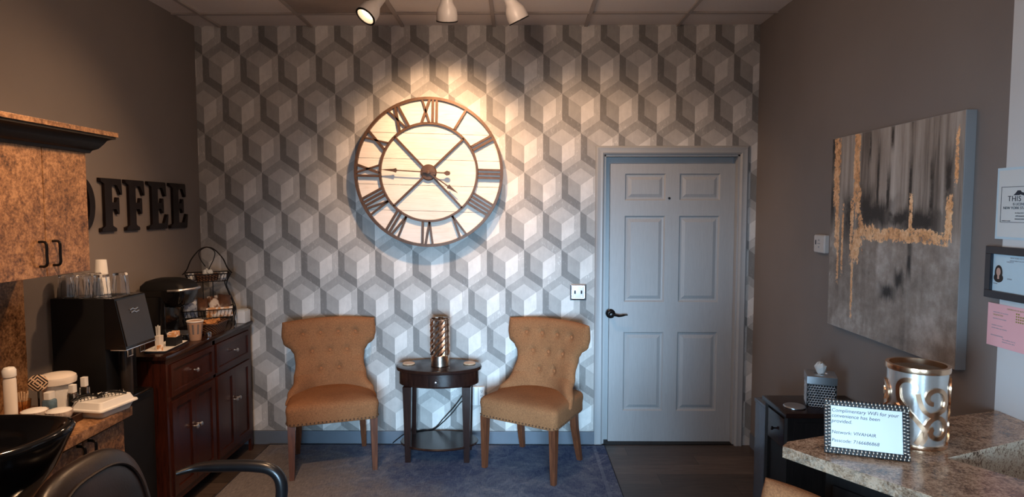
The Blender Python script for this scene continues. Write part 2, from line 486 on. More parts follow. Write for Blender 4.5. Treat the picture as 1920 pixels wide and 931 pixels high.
def text(name, body, size, mat, parent, loc, rot, extrude=.0004, align='LEFT', shear=0, space=1.0):
    cu = bpy.data.curves.new(name, 'FONT'); cu.body = body; cu.size = size; cu.extrude = extrude
    cu.align_x = align; cu.shear = shear; cu.space_character = space
    t = bpy.data.objects.new(name, cu); C.objects.link(t)
    bpy.context.view_layer.update()
    me = bpy.data.meshes.new_from_object(t.evaluated_get(bpy.context.evaluated_depsgraph_get()))
    bpy.data.objects.remove(t); me.name = name
    me.materials.clear(); me.materials.append(mat)
    o = bpy.data.objects.new(name, me); C.objects.link(o); o.parent = parent; o.location = loc; o.rotation_euler = rot
    return o

# ================================================================== THE ROOM
XL, XR, YB, YF, ZC = -2.26, 1.685, 4.40, -1.3, 2.967
T = .12
b = bm_new(); add_box(b, XL-T, XR+T, YF-T, YB+T, -.1, 0); struct('floor', b, floor_mat)
b = bm_new(); add_box(b, XL-T, XL, YF-T, YB+T, 0, ZC+.1); struct('wall_left', b, wall_paint)
b = bm_new(); add_box(b, XR, XR+T, YF-T, YB+T, 0, ZC+.1); struct('wall_right', b, wall_paint)
# back wall: papered, with the door opening left free
DX0, DX1, DZ = 0.612, 1.565, 2.085
b = bm_new()
add_box(b, XL, DX0, YB, YB+T, 0, ZC+.1); add_box(b, DX1, XR, YB, YB+T, 0, ZC+.1); add_box(b, DX0, DX1, YB, YB+T, DZ, ZC+.1)
struct('wall_back', b, wallpaper)
# front wall with two shop windows (behind the photographer)
b = bm_new()
wins = [(-1.95, -.65), (-.5, .8)]
for a, c in ((XL, -1.95), (-.65, -.5), (.8, XR)): add_box(b, a, c, YF-T, YF, 0, ZC+.1)
for a, c in wins: add_box(b, a, c, YF-T, YF, 0, .25); add_box(b, a, c, YF-T, YF, 1.85, ZC+.1)
struct('wall_front', b, front_paint)
for i, (a, c) in enumerate(wins):
    b = bm_new()
    for q in (a, (a+c)/2-.02, c-.04): add_box(b, q, q+.04, YF-.08, YF-.03, .25, 1.85)
    for q in (.25, 1.81): add_box(b, a+.04, c-.04, YF-.08, YF-.03, q, q+.04)
    wf = struct('window_%d' % (i+1), b, black_matt)
    b = bm_new(); add_box(b, a+.02, c-.02, YF-.058, YF-.052, .27, 1.83); struct('window_pane', b, glass, wf)
# ceiling: tiles between a T-bar grid
b = bm_new(); add_box(b, XL-T, XR+T, YF-T, YB+T, ZC+.012, ZC+.1); struct('ceiling', b, ceil_tile)
gx = [-2.026+.6395*i - .0 for i in range(0, 6)]
gx = [-2.08, -1.44, -.80, -.163, .475, 1.113]
gy = [4.12-.64*i for i in range(9)]
b = bm_new()
for q in gx: add_box(b, q-.012, q+.012, YF, YB, ZC, ZC+.014)
for q in gy: add_box(b, XL, XR, q-.012, q+.012, ZC+.001, ZC+.014)
struct('trim_1', b, ceil_grid)
b = bm_new(); add_box(b, -1.425, -.815, 3.50, 4.10, ZC+.006, ZC+.013); o = struct('trim_2', b, dark_tile)
# white pilaster let into the right wall near the desk
b = bm_new(); add_box(b, XR-.006, XR+.05, 1.45, 2.156, 0, ZC); struct('trim_3', b, white_paint)
# baseboards
b = bm_new(); add_box(b, XL, .572, YB-.014, YB, 0, .10, .003); struct('baseboard_back', b, base_paint)
b = bm_new(); add_box(b, XR-.014, XR, 2.156, YB-.02, 0, .10, .003); struct('baseboard_right', b, base_paint)
b = bm_new(); add_box(b, XL, XL+.014, 2.9, YB-.02, 0, .10, .003); struct('baseboard_left', b, base_paint)

# door 1: casing, jambs, six-panel slab, lever
b = bm_new()
cw = .062
prof = [(0, 0), (0, .010), (.012, .020), (.030, .016), (.046, .020), (.056, .014), (.062, 0)]
def casing_side(bx, xin, sgn, z1):
    add_prism(b, prof, lambda a, d: (xin+sgn*a, YB-d, 0), lambda a, d: (xin+sgn*a, YB-d, z1+a))
casing_side(b, DX0, -1, DZ); casing_side(b, DX1, 1, DZ)
add_prism(b, prof, lambda a, d: (DX0-a, YB-d, DZ+a), lambda a, d: (DX1+a, YB-d, DZ+a))
# jambs (rebate)
add_box(b, DX0, DX0+.012, YB, YB+T, 0, DZ); add_box(b, DX1-.012, DX1, YB, YB+T, 0, DZ); add_box(b, DX0, DX1, YB, YB+T, DZ-.012, DZ)
door = struct('door_1', b, trim_paint, smooth=True)
b = bm_new()     # stop strip, set back behind the casing
add_box(b, DX0+.012, DX0+.062, YB+.085, YB+.118, 0, DZ-.012); add_box(b, DX0+.062, DX1-.02, YB+.085, YB+.118, DZ-.065, DZ-.012)
obj('door_stop', b, trim_paint, door, False)
SX0, SX1, SZ0, SZ1, SY = DX0+.052, DX1-.013, .008, DZ-.060, YB+.050
def six_panel_slab():
    b = bm_new(); th = .035; W = SX1-SX0
    st = .105; mid = .10; pw = (W-2*st-mid)/2
    cols = [(SX0+st, SX0+st+pw), (SX1-st-pw, SX1-st)]
    rows = [(.235, .815), (1.035, 1.655), (1.765, 1.955)]
    gxs = sorted({SX0, SX1, *[q for c in cols for q in c]}); gzs = sorted({SZ0, SZ1, *[q for r_ in rows for q in r_]})
    for i in range(len(gxs)-1):
        for j in range(len(gzs)-1):
            x0, x1, z0, z1 = gxs[i], gxs[i+1], gzs[j], gzs[j+1]
            if (x0, x1) in cols and (z0, z1) in rows:
                lv = [(0, 0), (.010, .010), (.022, .011), (.045, .002), (.045, .002)]
                L = [[(x0+a, SY+d, z0+a), (x1-a, SY+d, z0+a), (x1-a, SY+d, z1-a), (x0+a, SY+d, z1-a)] for a, d in lv[:4]]
                rws = [[b.verts.new(p) for p in l] for l in L]
                for p, q in zip(rws, rws[1:]):
                    for k in range(4): b.faces.new((p[k], p[(k+1) % 4], q[(k+1) % 4], q[k]))
                b.faces.new(rws[-1])
            else:
                b.faces.new([b.verts.new(p) for p in ((x0, SY, z0), (x1, SY, z0), (x1, SY, z1), (x0, SY, z1))])
    vs = [b.verts.new(p) for p in ((SX0, SY, SZ0), (SX1, SY, SZ0), (SX1, SY, SZ1), (SX0, SY, SZ1), (SX0, SY+th, SZ0), (SX1, SY+th, SZ0), (SX1, SY+th, SZ1), (SX0, SY+th, SZ1))]
    for q in ((0, 1, 5, 4), (1, 2, 6, 5), (2, 3, 7, 6), (3, 0, 4, 7), (4, 5, 6, 7)): b.faces.new([vs[i] for i in q])
    return b
slab = obj('door_panel', six_panel_slab(), door_paint, door, False)
b = bm_new(); HX, HZ = SX0+.010, .950
m_ = Matrix.Translation((HX, SY-.001, HZ)) @ Matrix.Rotation(PI/2, 4, 'X')
add_lathe(b, [(.034, 0), (.034, .006), (.029, .011), (.014, .014), (.012, .05), (.012, .058), (.001, .060)], seg=24, mat=m_)
add_tube(b, smooth_pts([(HX, SY-.052, HZ), (HX+.03, SY-.054, HZ-.004), (HX+.06, SY-.054, HZ-.009), (HX+.09, SY-.052, HZ-.004), (HX+.115, SY-.050, HZ-.002)], 5), [.009]*10+[.007]*6+[.0045]*5)
obj('door_handle', b, bronze, slab)
b = bm_new(); add_lathe(b, [(.009, 0), (.009, .004), (.001, .005)], seg=12, mat=Matrix.Translation((1.085, SY, 1.78)) @ Matrix.Rotation(PI/2, 4, 'X'))
obj('peephole', b, bronze, slab)
b = bm_new(); add_box(b, DX0-.0, DX1, YB+.0, YB+T, 0, .007); obj('threshold', b, black_wood, door, False)

# ================================================================== RUG
rug = thing('area_rug', 'distressed navy and grey area rug under the two tan chairs', 'rug', (-.58, 3.63, 0))
b = bm_new(); rows = []
nx, ny = 60, 36
for j in range(ny+1):
    rows.append([b.verts.new((-1.205+2.41*i/nx, -.73+1.46*j/ny, .009+.0012*math.sin(i*.9+j*.3))) for i in range(nx+1)])
for j in range(ny):
    for i in range(nx): b.faces.new((rows[j][i], rows[j][i+1], rows[j+1][i+1], rows[j+1][i]))
add_box(b, -1.205, 1.205, -.73, .73, 0.0005, .0075)
obj('pile', b, rug_m, rug)
b = bm_new(); add_tube(b, [(-1.208, -.733, .006), (1.208, -.733, .006), (1.208, .733, .006), (-1.208, .733, .006)], .006, 6, True)
obj('binding', b, rug_edge, rug)
RZ = .0105

# ================================================================== TAN CHAIRS
def lerp_tab(t, x):
    for (a, p), (c, q) in zip(t, t[1:]):
        if x <= c:
            k = (x-a)/(c-a); k = k*k*(3-2*k); return p+(q-p)*k
    return t[-1][1]
HW = [(0, .290), (.10, .272), (.24, .236), (.42, .224), (.56, .232), (.63, .252), (.72, .302), (.82, .312), (1, .306)]
AF = [(0, .225), (.12, .190), (.30, .095), (.5, .050), (.7, .060), (1, .070)]
TUFT = [(x, .835) for x in (-.18, -.06, .06, .18)]+[(x, .715) for x in (-.12, 0, .12)]+[(x, .595) for x in (-.065, .065)]
def back_mid(u, v):
    z = .425 + .515*v - .012*abs(u)**2*v
    hw = lerp_tab(HW, v); a = lerp_tab(AF, v)
    return Vector((hw*u, .150+.085*v - a*abs(u)**2.3, z))
def back_normal(u, v):
    e = .01
    du = back_mid(u+e, v)-back_mid(u-e, v); dv = back_mid(u, min(1, v+e))-back_mid(u, max(0, v-e))
    return du.cross(dv).normalized()      # points to -y (front)
def make_back():
    b = bm_new(); NU, NV = 64, 64; t = .072
    F = []; B = []
    for j in range(NV+1):
        v = .5-.5*math.cos(PI*j/NV); fr = []; br = []
        for i in range(NU+1):
            s = -1+2*i/NU; u = math.sin(PI/2*s)*.5+s*.5
            u = max(-1, min(1, u))
            m = back_mid(u, v); n = back_normal(u, v)
            k = math.sqrt(max(0, 1-abs(u)**9))*math.sqrt(max(0, 1-abs(2*v-1)**12))
            fo = t/2*k + .010*k
            for tx, tz in TUFT:
                d2 = (m.x-tx)**2+(m.z-tz)**2
                fo -= .020*math.exp(-d2/(2*.016**2)) * (1 if k > .5 else 0)
            fr.append(m+n*fo); br.append(m-n*t/2*k)
        F.append(fr); B.append(br)
    fv = [[b.verts.new(p) for p in r] for r in F]; bv = [[b.verts.new(p) for p in r] for r in B]
    for G in (fv, bv):
        for j in range(NV):
            for i in range(NU): b.faces.new((G[j][i], G[j][i+1], G[j+1][i+1], G[j+1][i]))
    bmesh.ops.remove_doubles(b, verts=b.verts, dist=1e-5)
    return b
def front_at(tx, tz):
    v = (tz-.425)/.515; hw = lerp_tab(HW, v); u = tx/hw
    m = back_mid(u, v); n = back_normal(u, v); return m+n*.030, n
def seat_loop(ins, z, crown=0):
    pts = []
    for x, y in rrect(.285-ins, .245-ins, max(.012, .045-ins*.3), 6, 0, -.02):
        f = (y+.265)/.49; pts.append((x*(1-.13*f), y, z))
    return pts
def make_tan_chair(label, loc, rz, group='tan wingback dining chairs'):
    t = thing('wingback_chair', label, 'chair', loc, rz, group)
    b = bm_new()
    add_loft(b, [seat_loop(.004, .345), seat_loop(0, .352), seat_loop(0, .40), seat_loop(-.004, .435), seat_loop(-.001, .456), seat_loop(.010, .470), seat_loop(.028, .479), seat_loop(.07, .487), seat_loop(.13, .491), seat_loop(.19, .492)])
    obj('seat', b, tan_fabric, t, sharp=60)
    bk = obj('backrest', make_back(), tan_fabric, t, sharp=80)
    for tx, tz in TUFT:
        p, n = front_at(tx, tz); b = bm_new()
        q = Vector((0, 0, 1)).rotation_difference(n).to_matrix().to_4x4()
        add_lathe(b, [(.011, -.006), (.0125, 0), (.010, .005), (.005, .0075), (.001, .008)], seg=14, mat=Matrix.Translation(p) @ q)
        obj('button', b, button_fabric, bk)
    # nailhead trim along the lower edge
    b = bm_new(); L = seat_loop(-.001, .358); L = L+[L[0]]
    acc = 0; step = .024
    for p, q in zip(L, L[1:]):
        p = Vector(p); q = Vector(q); d = (q-p).length; s = step-acc
        while s < d:
            c = p+(q-p)*(s/d)
            if c.y < .20: bmesh.ops.create_icosphere(b, subdivisions=1, radius=.0058, matrix=Matrix.Translation(c))
            s += step
        acc = (acc+d) % step
    obj('nailhead_trim', b, iron, t)
    for sx in (-1, 1):
        b = bm_new()
        lp = lambda cx, cy, h, z: [(cx+h, cy+h, z), (cx-h, cy+h, z), (cx-h, cy-h, z), (cx+h, cy-h, z)]
        add_loft(b, [lp(sx*.255, -.232, .015, 0), lp(sx*.252, -.230, .0235, .35)]); obj('leg', b, leg_wood, t, False)
        b = bm_new()
        add_loft(b, [lp(sx*.225, .205, .015, 0), lp(sx*.218, .175, .0185, .12), lp(sx*.21, .150, .021, .25), lp(sx*.205, .145, .022, .36)]); obj('leg', b, leg_wood, t, False)
    return t
ch1 = make_tan_chair('tan button-tufted wingback chair standing left of the small oval table', (-1.245, 4.075, RZ), R(19))
ch2 = dup(ch1, (.125, 4.045, RZ), R(-31), 'tan button-tufted wingback chair between the oval table and the grey door')
ch3 = dup(ch1, (.62, 1.42, 0), R(-78), 'tan chair cut off by the bottom edge, beside the granite desk')

# ================================================================== OVAL TABLE
tb = thing('oval_side_table', 'dark espresso oval side table between the two tan wingback chairs', 'table', (-.535, 4.17, RZ))
A, B_ = .293, .185
def oval(a, bb, z, n=56): return [(a*math.cos(2*PI*i/n), bb*math.sin(2*PI*i/n), z) for i in range(n)]
ZT = .632
b = bm_new(); add_loft(b, [oval(A-.012, B_-.012, ZT-.028), oval(A-.002, B_-.002, ZT-.022), oval(A, B_, ZT-.010), oval(A-.004, B_-.004, ZT-.002), oval(A-.010, B_-.010, ZT)])
obj('tabletop', b, espresso, tb)
b = bm_new(); add_loft(b, [oval(A-.022, B_-.020, ZT-.118), oval(A-.020, B_-.018, ZT-.112), oval(A-.020, B_-.018, ZT-.028)]); ap = obj('apron', b, espresso, tb)
b = bm_new()
dr = [((A-.018)*math.sin(a), -(B_-.016)*math.cos(a)) for a in [R(-34+68*i/16) for i in range(17)]]
inn = [(x*.97, y*.93) for x, y in dr][::-1]
poly = dr+inn; add_loft(b, [[(x, y, ZT-.106) for x, y in poly], [(x, y, ZT-.040) for x, y in poly]]); drw = obj('drawer', b, espresso, tb)
b = bm_new(); add_lathe(b, [(.004, 0), (.004, .008), (.009, .012), (.008, .018), (.001, .021)], seg=14, mat=Matrix.Translation((0, -(B_-.016), ZT-.073)) @ Matrix.Rotation(PI/2, 4, 'X'))
obj('knob', b, satin, drw)
for sx in (-1, 1):
    for sy in (-1, 1):
        b = bm_new(); s0, s1 = .018, .029
        x, y = sx*.197, sy*.112
        f = lambda h, z: [(x+h, y+h*.8, z), (x-h, y+h*.8, z), (x-h, y-h*.8, z), (x+h, y-h*.8, z)]
        add_loft(b, [f(s0, 0), f(s1, ZT-.119)]); obj('leg', b, espresso, tb, False)
b = bm_new(); add_loft(b, [oval(A-.03, B_-.01, .095), oval(A-.025, B_-.005, .103), oval(A-.03, B_-.01, .111)]); obj('lower_shelf', b, espresso, tb)
zt = RZ+ZT
# mercury glass lamp
lamp = thing('hurricane_lamp', 'diamond-cut mercury glass cylinder lamp on the oval side table', 'lamp', (-.525, 4.155, zt))
b = bm_new(); nseg, nrow, r0, hh = 10, 6, .064, .245
rings = []
for j in range(nrow*2+1):
    ring = []
    for i in range(nseg*2):
        k = (i+j) % 2; rr = r0+(.0045 if k else -.0045)
        ring.append((rr*math.cos(PI*i/nseg), rr*math.sin(PI*i/nseg), .078+hh*j/(nrow*2)))
    rings.append(ring)
add_loft(b, rings, cap=False)
ins = [[(x*.93, y*.93, z) for x, y, z in r_] for r_ in (rings[-1], rings[0])]; add_loft(b, [rings[-1], ins[0]], cap=False); add_loft(b, ins, cap=False)
obj('shade', b, mercury, lamp, False)
b = bm_new(); add_lathe(b, [(.060, 0), (.064, .004), (.064, .074), (.060, .078), (.02, .079)], seg=40); obj('base', b, mercury, lamp)
def coaster(name, label, cat, loc, m, r=.042, group=None):
    b = bm_new(); add_lathe(b, [(r-.003, 0), (r, .002), (r, .006), (r-.004, .009), (r-.010, .0085), (.001, .0085)], seg=32)
    o = obj(name, b, m, None, loc=loc); tag(o, label, cat, group); return o
coaster('coaster', 'pale wooden coaster left of the lamp on oval table', 'coaster', (-.745, 4.19, zt), coaster_wood, group='wooden coasters on the oval table')
coaster('coaster', 'pale wooden coaster right of the lamp on oval table', 'coaster', (-.328, 4.20, zt), coaster_wood, group='wooden coasters on the oval table')

# ================================================================== CLOCK
ck = thing('wall_clock', 'large round wall clock with whitewashed planks and bronze roman numerals', 'clock', (-.617, YB, 1.957))
ck.rotation_euler = (0, R(1.6), 0)
RO, RI = .508, .338
ed = [-RO, -.268, -.090, .090, .268, RO]
for z0, z1 in zip(ed, ed[1:]):
    z0 += .0012; z1 -= .0012; rr = RO-.006
    z0 = max(z0, -rr+.001); z1 = min(z1, rr-.001)
    a0, a1 = math.asin(z0/rr), math.asin(z1/rr); pl = []
    for i in range(25): a = a0+(a1-a0)*i/24; pl.append((rr*math.cos(a), rr*math.sin(a)))
    for i in range(25): a = a1+(a0-a1)*i/24; pl.append((-rr*math.cos(a), rr*math.sin(a)))
    b = bm_new(); add_prism(b, pl, lambda x, z: (x, -.060, z), lambda x, z: (x, -.042, z)); obj('plank', b, whitewash, ck, False)
for q in (-.25, .25):
    b = bm_new(); add_box(b, q-.03, q+.03, -.042, 0, -.38, .38); obj('back_batten', b, black_wood, ck, False)
def ring(name, r, wd, y0, y1, m):
    b = bm_new(); n = 96
    L = []
    for rr, y in ((r-wd/2, y0), (r+wd/2, y0), (r+wd/2, y1), (r-wd/2, y1), (r-wd/2, y0)):
        L.append([(rr*math.cos(2*PI*i/n), y, rr*math.sin(2*PI*i/n)) for i in range(n)])
    add_loft(b, L, cap=False); return obj(name, b, m, ck)
ring('outer_ring', RO, .019, -.086, -.034, iron); ring('inner_ring', RI, .016, -.084, -.061, iron)
NUM = {12: 'XII', 1: 'I', 2: 'II', 3: 'III', 4: 'IIII', 5: 'V', 6: 'VI', 7: 'VII', 8: 'VIII', 9: 'IX', 10: 'X', 11: 'XI'}
ra, rb = RI+.004, RO-.006
def bar(b, p, q, wd=.0155, y0=-.084, y1=-.064):
    p = Vector(p); q = Vector(q); d = (q-p).normalized(); n = Vector((-d.y, d.x))*wd/2
    pl = [p-n, q-n, q+n, p+n]
    add_prism(b, [tuple(k) for k in pl], lambda x, z: (x, y0, z), lambda x, z: (x, y1, z))
for h, s in NUM.items():
    ang = R(90-30*h); b = bm_new()
    W_ = {'I': .027, 'V': .066, 'X': .070}; tot = sum(W_[c] for c in s); x = -tot/2
    rot = lambda a, rr: (rr*math.cos(ang)+a*math.sin(ang), rr*math.sin(ang)-a*math.cos(ang))
    for c in s:
        w_ = W_[c]
        if c == 'I': bar(b, rot(x+w_/2, ra), rot(x+w_/2, rb))
        elif c == 'V': bar(b, rot(x+w_/2, ra), rot(x+.008, rb), .013); bar(b, rot(x+w_/2, ra), rot(x+w_-.008, rb), .015)
        else: bar(b, rot(x+.008, ra), rot(x+w_-.008, rb), .018); bar(b, rot(x+w_-.008, ra), rot(x+.008, rb), .012)
        x += w_
    obj('numeral', b, iron, ck, False)
for a in (45, 135, 225, 315):
    b = bm_new(); a = R(a); bar(b, (.045*math.cos(a), .045*math.sin(a)), (RI*math.cos(a), RI*math.sin(a)), .013); obj('spoke', b, iron, ck, False)
rx = Matrix.Rotation(PI/2, 4, 'X')
b = bm_new(); add_lathe(b, [(.056, .061), (.056, .080), (.050, .086), (.012, .088), (.012, .108), (.001, .110)], seg=36, mat=rx); obj('hub', b, iron, ck)
def hand(name, ang, L, tail, y, wd):
    b = bm_new(); a = R(ang); d = Vector((math.cos(a), math.sin(a))); n = Vector((-d.y, d.x))
    def P(s, o): v = d*s+n*o; return (v.x, v.y)
    shape = [(-tail, 0), (-tail+.006, .012), (-tail+.025, .017), (-tail+.045, .004), (L*.66, wd/2), (L*.68, .016), (L*.74, .010), (L, .0008)]
    poly = [P(s, o) for s, o in shape]+[P(s, -o) for s, o in shape[::-1] if o]
    add_prism(b, poly, lambda x, z: (x, y-.004, z), lambda x, z: (x, y, z)); obj(name, b, iron, ck, False)
hand('minute_hand', 178.4, .325, .155, -.104, .007)
hand('hour_hand', -33.5, .250, .050, -.098, .008)

# ================================================================== LETTERS
def letter_poly(ch):
    h, s, k = .293, .040, .022      # height, stem, serif thickness
    if ch == 'F':
        return [(0, 0), (.115, 0), (.115, .020), (.080, .030), (.080, .128), (.115, .128), (.122, .095), (.140, .095), (.140, .190), (.122, .190), (.115, .158), (.080, .158),
                (.080, .262), (.125, .262), (.148, .205), (.165, .205), (.160, h), (0, h), (0, .273), (.033, .265), (.033, .030), (0, .020)]
    if ch == 'E':
        return [(0, 0), (.166, 0), (.178, .092), (.160, .092), (.135, .032), (.080, .032), (.080, .130), (.112, .130), (.120, .098), (.137, .098), (.137, .192), (.120, .192), (.112, .160),
                (.080, .160), (.080, .262), (.125, .262), (.146, .205), (.163, .205), (.158, h), (0, h), (0, .273), (.033, .265), (.033, .030), (0, .020)]
    if ch == 'C':
        o = [(.105+.10*math.cos(a), h/2+(h/2)*math.sin(a)) for a in [R(40+i*280/26) for i in range(27)]]
        i_ = [(.112+.058*math.cos(a), h/2+(h/2-.03)*math.sin(a)) for a in [R(320-i*280/26) for i in range(27)]]
        return o+i_
def letter_obj(ch, y0, label):
    b = bm_new(); th = .018
    if ch == 'O':
        n = 40; L = []
        for (ra_, rb_, x) in ((.052, .112, 0), (.100, .1465, 0), (.103, .1495, .009), (.098, .144, th), (.056, .117, th), (.052, .112, 0)):
            L.append([(x, .098+ra_*math.cos(2*PI*i/n), .1465+rb_*math.sin(2*PI*i/n)) for i in range(n)])
        add_loft(b, L, cap=False)
    else:
        pl = [(y*{'F': 1.14, 'E': 1.22}.get(ch, 1), z) for y, z in letter_poly(ch)]
        add_prism(b, pl, lambda y, z: (0, y, z), lambda y, z: (th, y, z))
        es = [e for e in b.edges if all(v.co.x > th-.001 for v in e.verts)]
        bmesh.ops.bevel(b, geom=es, offset=.004, segments=2, affect='EDGES')
    o = obj('wall_letter', b, letter_iron, None, loc=(XL+.001, y0, 1.578)); tag(o, label, 'letter', 'metal letters on the left wall'); return o
letter_obj('C', 2.895, 'dark metal letter C on grey wall, hidden behind the wall cabinet')
letter_obj('O', 3.085, 'dark metal letter O on grey wall, half hidden by the wall cabinet')
letter_obj('F', 3.325, 'dark metal letter F on the grey wall, right after the O')
letter_obj('F', 3.538, 'dark metal letter F on the grey wall, just before the first E')
letter_obj('E', 3.757, 'dark metal letter E on the grey wall, right after the second F')
letter_obj('E', 3.992, 'dark metal letter E on the grey wall, last before the corner')

# ================================================================== WALL CABINET
wc = thing('wall_cabinet', 'copper granite laminate wall cabinet with black crown moulding on left wall', 'cabinet', (XL, 2.775, 1.425))
CF = .33; Y0 = -1.30; ZH = .545
b = bm_new(); add_box(b, 0, CF-.018, Y0, 0, 0, ZH, .001); obj('body', b, cork, wc, False)
yy = 0; ds = []
for k in range(5):
    y1 = -.002-.258*k; y0 = y1-.254
    b = bm_new(); add_box(b, CF-.018, CF, y0, y1, .001, ZH-.004, .0015); d = obj('door', b, cork, wc, False)
    side = y0+.035 if k % 2 == 0 else y1-.035
    b = bm_new(); add_tube(b, smooth_pts([(CF-.002, side, .045), (CF+.028, side, .050), (CF+.030, side, .095), (CF+.028, side, .140), (CF-.002, side, .145)], 5), .0055)
    obj('handle', b, bronze, d)
# crown: stepped cove profile run along the front and the end
cp = [(0, 0), (.012, 0), (.018, .012), (.026, .016), (.036, .022), (.050, .042), (.060, .060), (.072, .066), (.084, .068), (.084, .078), (0, .078)]
b = bm_new()
add_prism(b, cp, lambda o, z: (CF+o, Y0, ZH-.018+z), lambda o, z: (CF+o, o, ZH-.018+z))
add_prism(b, cp, lambda o, z: (CF+o, o, ZH-.018+z), lambda o, z: (0, o, ZH-.018+z))
obj('crown_moulding', b, black_wood, wc)
b = bm_new(); add_box(b, 0, CF+.092, Y0, .092, ZH+.060, ZH+.080, .001)
obj('top_board', b, cork, wc, False)
b = bm_new(); add_box(b, CF-.030, CF-.012, .0005, .004, .002, ZH-.02); obj('edge_strip', b, cream_plastic, wc, False)

# ================================================================== LOWER COUNTER
lc = thing('base_cabinet', 'copper granite laminate base cabinet below the worktop at left', 'cabinet', (XL, 2.775, 0))
CD = .455; YN = -.56
b = bm_new(); add_box(b, 0, CD-.018, YN, 0, .08, .755); add_box(b, 0, CD-.07, YN, -.02, 0, .08); obj('body', b, cork, lc, False)
for k in range(2):
    y1 = -.004-.27*k; y0 = y1-.264
    b = bm_new(); add_box(b, CD-.018, CD, y0, y1, .10, .735, .0015); d = obj('door', b, cork, lc, False)
    side = y0+.03 if k == 0 else y1-.03
    b = bm_new(); add_tube(b, smooth_pts([(CD-.002, side, .640), (CD+.030, side, .645), (CD+.032, side, .685), (CD+.030, side, .725), (CD-.002, side, .730)], 5), .006)
    obj('handle', b, bronze, d)
b = bm_new(); add_box(b, XL, XL+.49, 2.20, 2.785, .757, .800, .004)
ctop = obj('worktop', b, cork); tag(ctop, 'copper granite laminate worktop holding bottles and bowls', 'worktop')
b = bm_new(); add_box(b, XL, XL+.012, 2.18, 2.785, .801, 1.423, .001)
o = obj('backsplash', b, cork); tag(o, 'copper laminate backsplash board between wall cabinet and worktop', 'backsplash')
ZW = .8005

# things on the worktop
def lathe_obj(name, prof, m, parent=None, loc=None, seg=32, sx=1, sy=1):
    b = bm_new(); add_lathe(b, prof, seg=seg, sx=sx, sy=sy); return obj(name, b, m, parent, loc=loc)
def foam_box():
    t = thing('foam_takeout_box', 'white foam takeaway box holding black hair clips on the worktop', 'box', (-1.845, 2.70, ZW), R(-10))
    def L(hx, hy, z, r=.02): return [(x*.80, y*.86, z) for x, y in rrect(hx, hy, r, 4)]
    b = bm_new(); add_loft(b, [L(.085, .095, 0), L(.098, .110, .030), L(.112, .124, .031), L(.112, .124, .035)]); obj('base', b, white_plastic, t)
    b = bm_new(); add_loft(b, [L(.112, .124, .0352), L(.110, .122, .039), L(.100, .112, .040), L(.088, .100, .066), L(.083, .095, .068), L(.078, .090, .066)]); obj('lid', b, white_plastic, t)
    return t
foam_box()
def hair_clip(loc, rz, label):
    t = thing('hair_clip', label, 'hair clip', loc, rz, 'black claw clips on the takeaway box')
    for s in (-1, 1):
        b = bm_new()
        pts = smooth_pts([(-.055, s*.004, .006), (-.02, s*.012, .020), (.02, s*.020, .016), (.055, s*.022, .004)], 5)
        add_tube(b, pts, .0042, 8)
        for k in range(7):
            x = -.03+.014*k; add_tube(b, [(x, s*.014, .014), (x+.002, s*.021, .009), (x+.003, s*.016, .002)], .0018, 6)
        obj('jaw', b, black_gloss, t)
    b = bm_new(); add_lathe(b, [(.001, -.008), (.006, -.007), (.006, .007), (.001, .008)], seg=12, mat=Matrix.Translation((-.028, 0, .014)) @ rx); obj('spring', b, satin, t)
hair_clip((-1.892, 2.655, ZW+.068), R(60), 'black claw hair clip on the left half of the foam box')
hair_clip((-1.822, 2.715, ZW+.068), R(48), 'black claw hair clip on the right half of the foam box')

def bottle(loc, rw, h, body, cap, label, flat=.6, rz=0, name='lotion_bottle'):
    t = thing(name, label, 'bottle', loc, rz)
    b = bm_new(); L = [[(x, y, z) for x, y in rrect(rw*k, rw*flat*k, rw*flat*k*.6, 4)] for z, k in ((0, .94), (.004, 1), (h*.62, 1), (h*.68, .9), (h*.71, .5))]
    add_loft(b, L); obj('body', b, body, t)
    b = bm_new(); L = [[(x, y, z) for x, y in rrect(rw*.62, rw*flat*.85, rw*flat*.3, 4)] for z in (h*.71, h*.985, h)]
    add_loft(b, L); obj('cap', b, cap, t); return t
bottle((-1.990, 2.712, ZW), .020, .118, clear_bottle, white_plastic, 'small clear bottle with white cap, left of the taller one', .75)
bottle((-1.968, 2.757, ZW), .019, .140, clear_bottle, white_plastic, 'tallest small clear bottle with white cap beside foam box', .75)
bottle((-2.045, 2.645, ZW), .024, .105, blue_gel, white_plastic, 'round blue gel bottle with white cap behind the bowls', .9)
# tall pump bottle at the frame edge
t = thing('tall_bottle', 'tall cream bottle with rounded white cap at the left edge', 'bottle', (-2.095, 2.50, ZW+.0))
lathe_obj('body', [(.020, 0), (.023, .004), (.023, .198), (.020, .208), (.012, .212)], cream_plastic, t); lathe_obj('cap', [(.0235, .212), (.0245, .216), (.0245, .240), (.018, .250), (.001, .254)], white_plastic, t)
